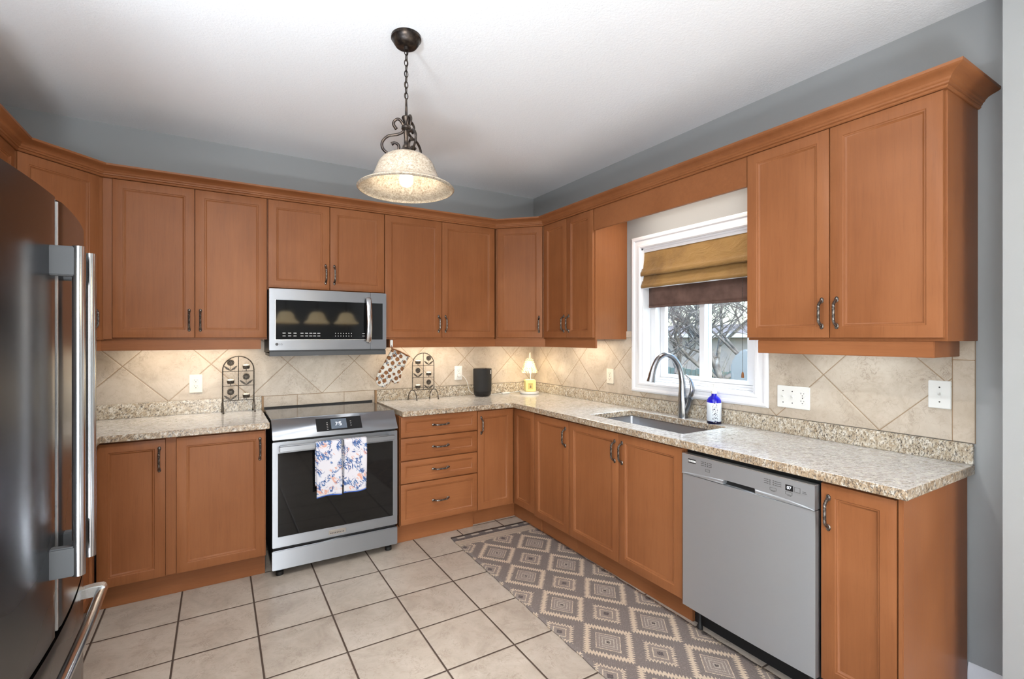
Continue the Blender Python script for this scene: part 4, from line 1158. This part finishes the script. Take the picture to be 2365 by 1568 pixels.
# two unseen drums added to throw fill light up at the ceiling
for xx, pw, lab in ((-0.55, 60, 'added grey drum fill lamp behind the camera, fridge side'), (1.10, 3, 'added grey drum fill lamp behind the camera, window side')):
    ul = thing('added_drum_lamp', lab, 'lamp', (xx, -0.55, 0))
    MB().lathe([(0, 0), (0.44, 0), (0.44, 0.34), (0.425, 0.34), (0.420, 0.30), (0, 0.30)], 32).build('drum', 'fridge_grey', ul)
    area('added_drum_fill', (xx, -0.55, 0.345), (R(180), 0, 0), 0.58, 0.58, pw, (0.86, 0.93, 1.0))

# under-cabinet lights
def strip(parent_loc, rotz, length, power, col=(1.0, 0.86, 0.68)):
    area('under_cabinet_light', parent_loc, (0, 0, rotz), length, 0.05, power, col)
strip((-0.15, 3.52, 1.400), 0, 0.62, 1.9)
strip((1.46, 3.52, 1.400), 0, 0.66, 2.1)
strip((2.42, 2.85, 1.400), R(90), 0.45, 1.4)
strip((2.30, 3.42, 1.400), R(-45), 0.25, 0.9)
strip((2.42, 1.05, 1.400), R(90), 0.40, 0.55, (0.84, 0.93, 1.0))
strip((0.65, 3.45, 1.296), 0, 0.3, 0.5, (0.88, 0.95, 1.0))
# strip lamp fixed behind the window valance
vl = thing('valance_lamp', 'slim strip lamp fixed behind the window valance', 'lamp', (2.40, 1.957, 2.30))
MB().box(-0.03, 0.03, -0.42, 0.42, 0.012, 0.035, 0.004).build('housing', 'white_plastic', vl)
MB().box(-0.025, 0.025, -0.40, 0.40, 0.004, 0.012).build('diffuser', 'strip_glow', vl)
MB().box(-0.135, 0.178, -0.545, 0.545, 0.035, 0.05).build('mounting_board', 'maple_level', vl)
area('valance_light', (2.40, 1.957, 2.300), (0, 0, 0), 0.05, 0.8, 1.5, (1.0, 0.96, 0.90))

# ------------------------------------------------------------------ blinds
rb = thing('roman_blind', 'gold cloth roman blind, partly folded, in the window top', 'blind', (WX, 1.965, 2.03))
BY0, BY1 = y0 + 0.014, y1 - 0.003
def blind_sheet(prof, name, par, yy0=BY0, yy1=BY1, mat='gold_cloth', wav=0.004):
    n_ = len(prof)
    def f(u, v):
        k_ = min(int(round(v * (n_ - 1))), n_ - 1); x_, z_ = prof[k_]
        w_ = wav * (math.sin(u * 17 + z_ * 30) + 0.6 * math.sin(u * 41 + 2)) * (1 - abs(v - 0.5))
        return (x_ + w_ * 0.6, yy0 + (yy1 - yy0) * u, z_ + w_ * 0.5)
    o = MB().grid(f, 60, n_ - 1).build(name, mat, par, True, angle=180); solidify(o, 0.003, 0); return o
X = WX
blind_sheet([(X + 0.012, 2.036), (X + 0.012, 2.00), (X + 0.010, 1.96), (X + 0.004, 1.91), (X - 0.004, 1.885), (X - 0.010, 1.880), (X - 0.014, 1.874), (X - 0.016, 1.858), (X - 0.012, 1.850), (X + 0.004, 1.853), (X + 0.014, 1.866)], 'upper_fold', rb)
blind_sheet([(X + 0.014, 1.868), (X + 0.010, 1.855), (X + 0.002, 1.825), (X - 0.006, 1.795), (X - 0.010, 1.786), (X - 0.014, 1.783), (X - 0.015, 1.772), (X - 0.009, 1.766), (X + 0.004, 1.772)], 'lower_fold', rb)
MB().box(X - 0.008, X + 0.004, BY0, BY1, 1.762, 1.769, 0.002).build('bottom_bar', 'white_trim', rb, True)
MB().box(X + 0.005, X + 0.03, BY0, BY1, 2.015, 2.040, 0.002).build('head_rail', 'white_trim', rb, True)
MB().tube([(X - 0.003, 1.628, 1.80), (X - 0.003, 1.628, 1.225)], 0.0013, 6).build('pull_cord', 'dark_iron', rb, True)
MB().lathe([(0, 0), (0.006, 0), (0.0075, 0.004), (0.0055, 0.028), (0.002, 0.034), (0, 0.034)], 12, (X - 0.003, 1.628, 1.192)).build('tassel', 'brown_binding', rb, True)
br = thing('roller_shade', 'dark brown shade hanging behind the gold blind', 'blind', (X + 0.05, 1.965, 1.63))
o = MB().grid(lambda u, v: (X + 0.055 + 0.002 * math.sin(u * 9), fy0 + 0.003 + (fy1 - fy0 - 0.006) * u, 1.634 + 0.39 * v), 20, 12).build('cloth', 'brown_cloth', br, True, angle=180)
solidify(o, 0.003, 0)
MB().box(X + 0.050, X + 0.060, fy0 + 0.003, fy1 - 0.003, 1.629, 1.645, 0.003).build('hem_bar', 'brown_cloth', br, True)
MB().tube([(X + 0.052, fy0 + 0.003, 2.012), (X + 0.052, fy1 - 0.003, 2.012)], 0.016, 12).build('roller', 'brown_cloth', br, True)

# ------------------------------------------------------------------ outlets and switches (local: plate in xz plane, front -y)
def plate(w, h):
    return MB().box(-w / 2, w / 2, -0.006, 0.0, -h / 2, h / 2, 0.0022, 3)
def receptacle(parent, x, z, mat):
    b = MB(); b.lathe([(0, -0.0078), (0.0155, -0.0078), (0.0165, -0.006)], 24, (x, 0, z), 'y')
    ro = b.build('receptacle', mat, parent)
    s_ = MB(); s_.box(x - 0.0080, x - 0.0058, -0.0083, -0.007, z + 0.0005, z + 0.0075); s_.box(x + 0.0058, x + 0.0078, -0.0083, -0.007, z + 0.0010, z + 0.0070)
    s_.lathe([(0, -0.0083), (0.0026, -0.0083), (0.0026, -0.007)], 10, (x, 0, z - 0.0075), 'y')
    s_.build('slots', 'dark_slot', ro)
def toggle(parent, x, z=0.0):
    MB().box(x - 0.0055, x + 0.0055, -0.0075, -0.005, z - 0.0125, z + 0.0125, 0.001).build('switch_slot', 'white_plastic', parent)
    b = MB(); b.prism([(-0.006, z - 0.004), (-0.019, z + 0.004), (-0.020, z + 0.009), (-0.006, z + 0.008)], x - 0.0042, x + 0.0042, 'x', 0.001)
    b.build('toggle', 'white_plastic', parent)
def screws(parent, pts):
    for x, z in pts: MB().lathe([(0, -0.0070), (0.0026, -0.0070), (0.0030, -0.0058)], 10, (x, 0, z), 'y').build('screw', 'dark_slot', parent)
TB = WY - 0.0102; TR = WX - 0.0102
o = thing('wall_outlet', 'ivory duplex outlet left of the range', 'outlet', (-0.1265, TB, 1.118), 0, 'wall outlets')
plate(0.075, 0.120).build('plate', 'ivory_plastic', o); receptacle(o, 0, 0.0195, 'ivory_plastic'); receptacle(o, 0, -0.0195, 'ivory_plastic')
o2 = thing('wall_outlet', 'white outlet right of the range with a plug in it', 'outlet', (1.786, TB, 1.117), 0, 'wall outlets')
plate(0.072, 0.120).build('plate', 'white_plastic', o2); receptacle(o2, 0, 0.0195, 'white_plastic'); receptacle(o2, 0, -0.0195, 'white_plastic')
o3 = thing('wall_outlet', 'ivory rectangular outlet left of the window', 'outlet', (TR, 2.6715, 1.129), R(-90), 'wall outlets')
plate(0.073, 0.112).build('plate', 'ivory_plastic', o3)
MB().box(-0.0165, 0.0165, -0.0080, -0.005, -0.033, 0.033, 0.001).build('receptacle', 'ivory_plastic', o3)
b = MB()
for z_ in (0.021, -0.021):
    b.box(-0.008, -0.006, -0.0085, -0.007, z_ - 0.002, z_ + 0.006); b.box(0.006, 0.008, -0.0085, -0.007, z_ - 0.002, z_ + 0.006); b.lathe([(0, -0.0085), (0.0026, -0.0085), (0.0026, -0.007)], 10, (0, 0, z_ - 0.007), 'y')
b.box(-0.004, 0.004, -0.0085, -0.007, -0.0035, -0.0015); b.box(-0.004, 0.004, -0.0085, -0.007, 0.0015, 0.0035)
b.build('slots', 'dark_slot', o3)
o4 = thing('switch_plate', 'wide white plate with two toggles and an outlet right of window', 'switch', (TR, 1.348, 1.113), R(-90))
plate(0.160, 0.115).build('plate', 'white_plastic', o4)
toggle(o4, -0.050); toggle(o4, -0.004); receptacle(o4, 0.046, 0.0195, 'white_plastic'); receptacle(o4, 0.046, -0.0195, 'white_plastic')
screws(o4, [(-0.050, 0.030), (-0.050, -0.030), (-0.004, 0.030), (-0.004, -0.030), (0.046, 0.0)])
o5 = thing('light_switch', 'white single toggle switch at the right end of the tiles', 'switch', (TR, 0.7735, 1.187), R(-90))
plate(0.072, 0.114).build('plate', 'white_plastic', o5); toggle(o5, 0.0); screws(o5, [(0, 0.030), (0, -0.030)])

# ------------------------------------------------------------------ candle stands on the counter
def petal_flower(b, x, z, r=0.0225):
    b.lathe([(0, -0.004), (r * 0.45, -0.004), (r * 0.5, 0.0), (r * 0.45, 0.002), (0, 0.002)], 16, (x, 0, z), 'y')
    for k_ in range(12):
        a = 2 * PI * k_ / 12
        b.ball((x + r * 0.70 * math.cos(a), 0, z + r * 0.70 * math.sin(a)), (r * 0.27, 0.0025, r * 0.27), 8)
def leaf_poly(x, z, sgn):
    P = [(0, 0), (0.012, 0.003), (0.026, 0.012), (0.037, 0.026), (0.040, 0.033), (0.028, 0.029), (0.012, 0.018), (0.003, 0.007)]
    return [(x + sgn * p[0], z + p[1]) for p in P]
def stand(label, x, y, flip, splay):
    H_ = 0.374; W_ = 0.184; zb = 0.080
    r_ = thing('candle_stand', label, 'candle holder', (x, y, CT), 0, 'arched iron candle stands')
    hw = W_ / 2; f_ = MB()
    arch = [(-hw, 0, zb)] + [(-hw, 0, zb + (H_ - hw - zb) * i / 4) for i in range(1, 5)]
    arch += [(hw * -math.cos(PI * i / 16), 0, H_ - hw + hw * math.sin(PI * i / 16)) for i in range(1, 17)]
    arch += [(hw, 0, H_ - hw - (H_ - hw - zb) * i / 4) for i in range(1, 5)]
    f_.tube(arch, 0.0036, 8)
    f_.tube([(0, 0, zb - 0.001), (0, 0, H_)], 0.0026, 8)
    rows = [zb, zb + 0.098, zb + 0.194]
    for i, z_ in enumerate(rows): f_.tube([(-hw, 0, z_), (hw, 0, z_)], 0.0026 if i == 0 else 0.0020, 6)
    f_.build('frame', 'dark_iron', r_)
    for sx in (-1, 1):
        for sy in (-1, 1):
            dx_ = 0.020 * sy * splay
            q = smooth_path([(sx * hw, 0, zb), (sx * hw - dx_ * 0.5, sy * 0.016, zb - 0.006), (sx * hw - dx_ * 0.9, sy * 0.034, zb - 0.036), (sx * hw - dx_ * 1.1, sy * 0.040, 0.006)], 5)
            g_ = MB(); g_.tube(q, 0.0032, 8); g_.ball((q[-1].x, q[-1].y, 0.006), (0.006, 0.006, 0.006), 8)
            g_.build('leg', 'dark_iron', r_)
    cells = [(-1, 2), (1, 1), (-1, 0)]; cups = [(1, 2), (-1, 1), (1, 0)]
    for (cx_, ri) in cells:
        xx = (cx_ if not flip else -cx_) * hw * 0.5; z_ = rows[ri]
        b = MB(); petal_flower(b, xx, z_ + 0.058); b.tube([(xx, 0, z_), (xx, 0, z_ + 0.04)], 0.0012, 6)
        b.prism(leaf_poly(xx, z_ + 0.004, 1), -0.0012, 0.0012, 'y'); b.prism(leaf_poly(xx, z_ + 0.004, -1), -0.0012, 0.0012, 'y')
        b.build('flower', 'dark_iron', r_)
    for (cx_, ri) in cups:
        xx = (cx_ if not flip else -cx_) * hw * 0.5; z_ = rows[ri]
        b = MB(); b.tube([(xx, 0, z_), (xx, 0, z_ + 0.016)], 0.0022, 6)
        b.lathe([(0, 0.015), (0.018, 0.015), (0.0205, 0.020), (0.0225, 0.036), (0.0205, 0.036), (0.0185, 0.028), (0, 0.028)], 20, (xx, 0, z_))
        cup = b.build('candle_cup', 'dark_iron', r_)
        b = MB(); b.lathe([(0, 0.0285), (0.018, 0.0285), (0.019, 0.040), (0.016, 0.044), (0, 0.042)], 18, (xx, 0, z_))
        b.tube([(xx, 0, z_ + 0.040), (xx + 0.001, 0, z_ + 0.050)], 0.0008, 5)
        b.build('tealight', 'candle_wax', cup)
    return r_
stand('arched iron candle stand left of the range', 0.118, 3.600, False, 0.2)
stand('arched iron candle stand right of the range, under the oven mitt side', 1.428, 3.590, True, 1.0)

# ------------------------------------------------------------------ oven mitt and its hook
hk = thing('wall_hook', 'white adhesive hook on the cabinet rail holding the mitt', 'hook', (1.102, 3.3986, 1.376))
b = MB(); b.box(-0.010, 0.010, -0.006, 0.0, -0.024, 0.026, 0.0029, 3); b.tube(smooth_path([(0, -0.004, -0.014), (0, -0.011, -0.022), (0, -0.015, -0.018), (0, -0.015, -0.009)], 4), 0.0028, 8)
b.build('hook_body', 'white_plastic', hk)
MITT = [(1.113, 1.337), (1.175, 1.312), (1.245, 1.276), (1.223, 1.233), (1.195, 1.174), (1.183, 1.145), (1.178, 1.106), (1.157, 1.080), (1.130, 1.080), (1.113, 1.092), (1.110, 1.112), (1.100, 1.092), (1.086, 1.077), (1.043, 1.053), (1.011, 1.066), (0.994, 1.091), (0.991, 1.120), (1.008, 1.161), (1.043, 1.218), (1.076, 1.276), (1.097, 1.312)]
mt = thing('oven_mitt', 'cream oven mitt with brown spots hanging from the cabinet hook', 'mitt', (1.12, 3.40, 1.05))
b = MB()
cxm, czm = 1.105, 1.185
MY = 3.418
def ringof(k_, dy): return [b.bm.verts.new((cxm + (p[0] - cxm) * k_, MY + dy, czm + (p[1] - czm) * k_)) for p in dense]
dense = []
for i in range(len(MITT)):
    a, c_ = Vector(MITT[i]), Vector(MITT[(i + 1) % len(MITT)])
    for t_ in (0, 0.34, 0.67): dense.append(tuple(a.lerp(c_, t_)))
fr_ring = [ringof(k_, dy) for k_, dy in ((1.0, 0.0), (0.985, -0.008), (0.93, -0.013), (0.80, -0.016), (0.4, -0.019))]
bk_ring = [ringof(k_, dy) for k_, dy in ((0.985, 0.008), (0.93, 0.012), (0.6, 0.014))]
for seq in (fr_ring, [fr_ring[0]] + bk_ring):
    for A, B in zip(seq, seq[1:]):
        for k_ in range(len(A)): b.bm.faces.new((A[k_], A[(k_ + 1) % len(A)], B[(k_ + 1) % len(A)], B[k_]))
b.bm.faces.new(fr_ring[-1]); b.bm.faces.new(bk_ring[-1])
b.build('mitt_body', 'spotted_cotton', mt, True, angle=80)
b = MB(); b.tube([(1.110, MY - 0.002, 1.340), (1.175, MY - 0.004, 1.315), (1.248, MY - 0.002, 1.277)], 0.0085, 10, sq=(0.7, 1.7), up=(0.45, 0, 0.9))
b.build('cuff_binding', 'brown_binding', mt, True)
b = MB(); b.tube(smooth_path([(1.112, MY - 0.002, 1.334), (1.106, MY - 0.016, 1.352), (1.102, MY - 0.031, 1.364), (1.100, MY - 0.029, 1.352), (1.114, MY - 0.006, 1.338)], 5), 0.003, 8)
b.build('hanging_loop', 'brown_binding', mt, True)

# ------------------------------------------------------------------ speaker, candle lamp, cord
sp_ = thing('speaker', 'black upright smart speaker on the back counter', 'speaker', (1.945, 3.545, CT))
OV = lambda a, h: 1.0
def oval(prof, sx=1.0, sy=0.78):
    b = MB().lathe(prof, 48)
    for v_ in b.bm.verts: v_.co.x *= sx; v_.co.y *= sy
    return b
oval([(0, 0.004), (0.066, 0.004), (0.076, 0.018), (0.0795, 0.045)]).build('base', 'black_gloss', sp_)
oval([(0.0795, 0.0455), (0.081, 0.06), (0.082, 0.225), (0.0815, 0.2345), (0.079, 0.2350)]).build('grille', 'black_fabric', sp_)
oval([(0.0785, 0.230), (0.0788, 0.2362), (0.074, 0.2385), (0.0, 0.232)]).build('top_dish', 'black_gloss', sp_)
MB().box(0.048, 0.054, -0.0525, -0.048, 0.190, 0.222).build('name_strip', 'pale_print', sp_, smooth=False)

lx_, ly_ = 2.398, 3.500
la = thing('candle_lamp', 'small beaded candle warmer lamp glowing in the counter corner', 'lamp', (lx_, ly_, CT))
MB().lathe([(0, 0), (0.078, 0), (0.083, 0.003), (0.084, 0.016), (0.078, 0.022), (0, 0.022)], 40).build('base', 'white_plastic', la)
b = MB(); b.tube(smooth_path([(0.035, 0.035, 0.02), (0.035, 0.035, 0.20), (0.036, 0.034, 0.30), (0.030, 0.026, 0.345), (0.014, 0.010, 0.362), (-0.002, -0.004, 0.352), (-0.008, -0.008, 0.318)], 6), 0.0036, 8)
b.build('stem', 'ivory_plastic', la)
b = MB(); random.seed(8)
for i in range(9):
    t_ = i / 8; rad = 0.024 + 0.046 * t_ ** 0.9; z_ = 0.312 - 0.118 * t_; n_ = int(10 + 16 * t_)
    for k_ in range(n_):
        a = 2 * PI * (k_ + 0.5 * (i % 2)) / n_
        b.ball((-0.008 + rad * math.cos(a), -0.008 + rad * math.sin(a), z_), 0.0068, 6)
b.build('bead_shade', 'crystal_bead', la)
MB().lathe([(0.010, 0.318), (0.026, 0.312), (0.025, 0.305), (0.010, 0.310)], 20, (-0.008, -0.008, 0)).build('shade_cap', 'ivory_plastic', la)
MB().ball((-0.008, -0.008, 0.258), (0.021, 0.021, 0.028), 14).build('bulb', 'small_bulb_glow', la)
point('candle_lamp_light', (lx_ - 0.008, ly_ - 0.008, CT + 0.21), 0.9, (1.0, 0.80, 0.50), 0.02)
ca = thing('jar_candle', 'square yellow candle on the base of the beaded lamp', 'candle', (lx_ - 0.006, ly_ - 0.012, CT + 0.022), R(-22))
MB().box(-0.046, 0.046, -0.046, 0.046, 0, 0.103, 0.006, 3).build('wax_block', 'yellow_wax', ca)
MB().box(-0.026, 0.020, -0.0468, -0.0455, 0.022, 0.076).build('paper_label', 'wax_label', ca, smooth=False)
b = MB(); b.box(-0.018, 0.012, -0.0473, -0.0465, 0.066, 0.070); b.box(-0.010, 0.004, -0.0473, -0.0465, 0.034, 0.056)
b.build('label_print', 'brown_grout', ca, smooth=False)

cd = thing('power_cord', 'white lamp cord with inline switch behind the speaker', 'cord', (2.2, 3.6, CT))
cz_ = CT + 0.0032
pth = smooth_path([(1.790, 3.660, 1.097), (1.815, 3.648, 1.090), (1.845, 3.640, 1.045), (1.862, 3.640, 0.985), (1.890, 3.640, 0.945), (1.95, 3.635, cz_), (2.06, 3.600, cz_), (2.14, 3.585, cz_ + 0.004), (2.16, 3.583, cz_ + 0.006)], 6)
b = MB(); b.tube(pth, 0.0028, 8)
b.tube(smooth_path([(2.235, 3.575, cz_ + 0.006), (2.27, 3.57, cz_ + 0.01), (2.318, 3.548, CT + 0.022), (2.350, 3.535, CT + 0.024)], 6), 0.0028, 8)
b.build('cable', 'white_plastic', cd, True)
MB().box(1.772, 1.800, 3.655, 3.681, 1.083, 1.112, 0.005, 3).build('plug', 'white_plastic', cd, True)
MB().box(2.155, 2.240, 3.566, 3.592, CT + 0.0005, CT + 0.017, 0.006, 3).build('inline_switch', 'white_plastic', cd, True)

# ------------------------------------------------------------------ rug
ru = thing('runner_rug', 'grey and cream diamond runner rug in front of the sink', 'rug', (1.7335, 2.6885, 0), R(-1.0))
b = MB()
def rugf(u, v):
    x_ = -0.318 + 0.6305 * u; y_ = -1.95 + 2.317 * v
    return (x_ + 0.002 * math.sin(y_ * 40), y_, 0.008 + 0.0012 * math.sin(x_ * 13 + y_ * 5))
o = b.grid(rugf, 24, 80).build('pile', 'rug_weave', ru, angle=180); solidify(o, 0.007, -1)

# ------------------------------------------------------------------ outdoors
g_ = MB().box(WX + 0.25, 40, -12, 30, -0.55, -0.45).build('garden_ground', 'lawn', smooth=False)
tag(g_, 'grey green winter lawn outside the window', 'lawn'); g_['kind'] = 'structure'
def tree(label, x, y, h, seed, lean=(0, 0), spread=0.85, depth=5, trunk_r=0.10):
    rnd = random.Random(seed)
    t = thing('bare_tree', label, 'tree', (x, y, -0.46), 0, 'bare trees outside the window')
    tr, br_ = MB(), MB()
    def grow(p, d_, ln, r_, lev):
        k_ = 4; pts = [p]; q = p.copy(); dd = d_.copy()
        for i in range(k_):
            dd = (dd + Vector((rnd.uniform(-1, 1), rnd.uniform(-1, 1), rnd.uniform(-0.25, 0.6))) * 0.17).normalized()
            q = q + dd * (ln / k_); pts.append(q.copy())
        rr_ = [r_ * (1 - 0.45 * i / k_) for i in range(k_ + 1)]
        (tr if lev == 0 else br_).tube(pts, rr_, 7 if lev < 2 else 4)
        if lev >= depth: return
        for i in range(4 if lev < 3 else 3):
            a = rnd.uniform(0, 2 * PI); base_ = pts[rnd.choice((2, 3, 4))] if lev else pts[rnd.choice((3, 4))]
            side_ = Vector((math.cos(a), math.sin(a), rnd.uniform(-0.1, 0.9)))
            grow(base_, (dd * 0.55 + side_ * spread).normalized(), ln * rnd.uniform(0.60, 0.82), r_ * 0.52, lev + 1)
    grow(Vector((0, 0, 0)), Vector((lean[0], lean[1], 1)).normalized(), h, trunk_r, 0)
    tr.build('trunk', 'bark', t, angle=60); br_.build('branches', 'bark', t, angle=60)
tree('bare tree with forked trunk behind the right window pane', 7.4, 4.95, 1.55, 5, (0.0, 0.05), 1.0, 6, 0.085)
tree('bare tree behind the left window pane', 9.2, 7.6, 1.9, 12, (0.1, -0.2), 1.0, 6, 0.07)
tree('thin bare tree farther off, between the two panes', 12.5, 8.9, 2.3, 31, (0, -0.1), 0.95, 6, 0.08)
tree('slender bare tree close to the left window pane', 6.3, 5.35, 1.3, 77, (0, 0.1), 1.1, 6, 0.05)
tree('bare tree leaning behind the right pane, beyond the forked one', 9.5, 6.0, 1.8, 21, (0, -0.15), 1.05, 6, 0.06)
hs = thing('house', 'neighbouring house with low grey roof beyond the trees', 'house', (22, 17, -0.45))
MB().box(18, 28, 10, 26, -0.45, 1.5).build('wall', 'house_siding', hs, True, smooth=False)
MB().prism([(17.6, 1.45), (28.4, 1.45), (23, 2.1)], 9.6, 26.4, 'y').build('roof', 'house_roof', hs, True, smooth=False)
MB().box(17.5, 17.62, 9.6, 26.4, 1.42, 1.58).build('gutter', 'white_trim', hs, True, smooth=False)
fe = thing('garden_fence', 'low grey garden fence behind the trees', 'fence', (11, 8, -0.45))
b = MB()
for i in range(64): b.box(11.0, 11.03, 3 + i * 0.16, 3.14 + i * 0.16, -0.45, 0.55 + 0.02 * (i % 3))
b.build('boards', 'fence_wood', fe, True, smooth=False)
MB().box(10.96, 11.0, 3, 13.2, 0.32, 0.40).build('rail', 'fence_wood', fe, True, smooth=False)
rnd = random.Random(4)
b = MB()
for i in range(1500):
    c_ = Vector((rnd.gauss(7.6, 0.9), rnd.uniform(3.8, 9.5), -0.45))
    d_ = Vector((rnd.gauss(0, 0.5), rnd.gauss(0, 0.5), 1)).normalized()
    L_ = abs(rnd.gauss(0.9, 0.35)); m_p = c_ + d_ * L_ * 0.5 + Vector((rnd.gauss(0, 0.05), rnd.gauss(0, 0.05), 0))
    b.tube([c_, m_p, c_ + d_ * L_], [0.009, 0.007, 0.003], 4)
for i in range(1500):
    c_ = Vector((rnd.gauss(7.4, 0.8), rnd.uniform(3.6, 9.5), -0.45 + abs(rnd.gauss(0.35, 0.35))))
    d1 = Vector((rnd.uniform(-1, 1), rnd.uniform(-1, 1), rnd.uniform(-1, 1))).normalized() * 0.045
    d2 = d1.cross(Vector((rnd.uniform(-1, 1), rnd.uniform(-1, 1), rnd.uniform(-1, 1)))).normalized() * 0.03
    b.quad(c_ - d1, c_ - d2, c_ + d1, c_ + d2)
hd = b.build('shrub_bed', 'hedge_leaf', smooth=False)
tag(hd, 'tangle of low winter shrubs under the bare trees', 'shrubs'); hd['kind'] = 'stuff'
gc = thing('grill_cover', 'pale covered grill outside the right window edge', 'grill', (4.1, 2.42, -0.45))
MB().prism([(2.15, -0.45), (2.52, -0.45), (2.52, 1.20), (2.46, 1.29), (2.38, 1.33), (2.28, 1.33), (2.20, 1.28), (2.15, 1.18)], 3.8, 4.4, 'x', 0.02).build('cover', 'grill_cloth', gc, True)
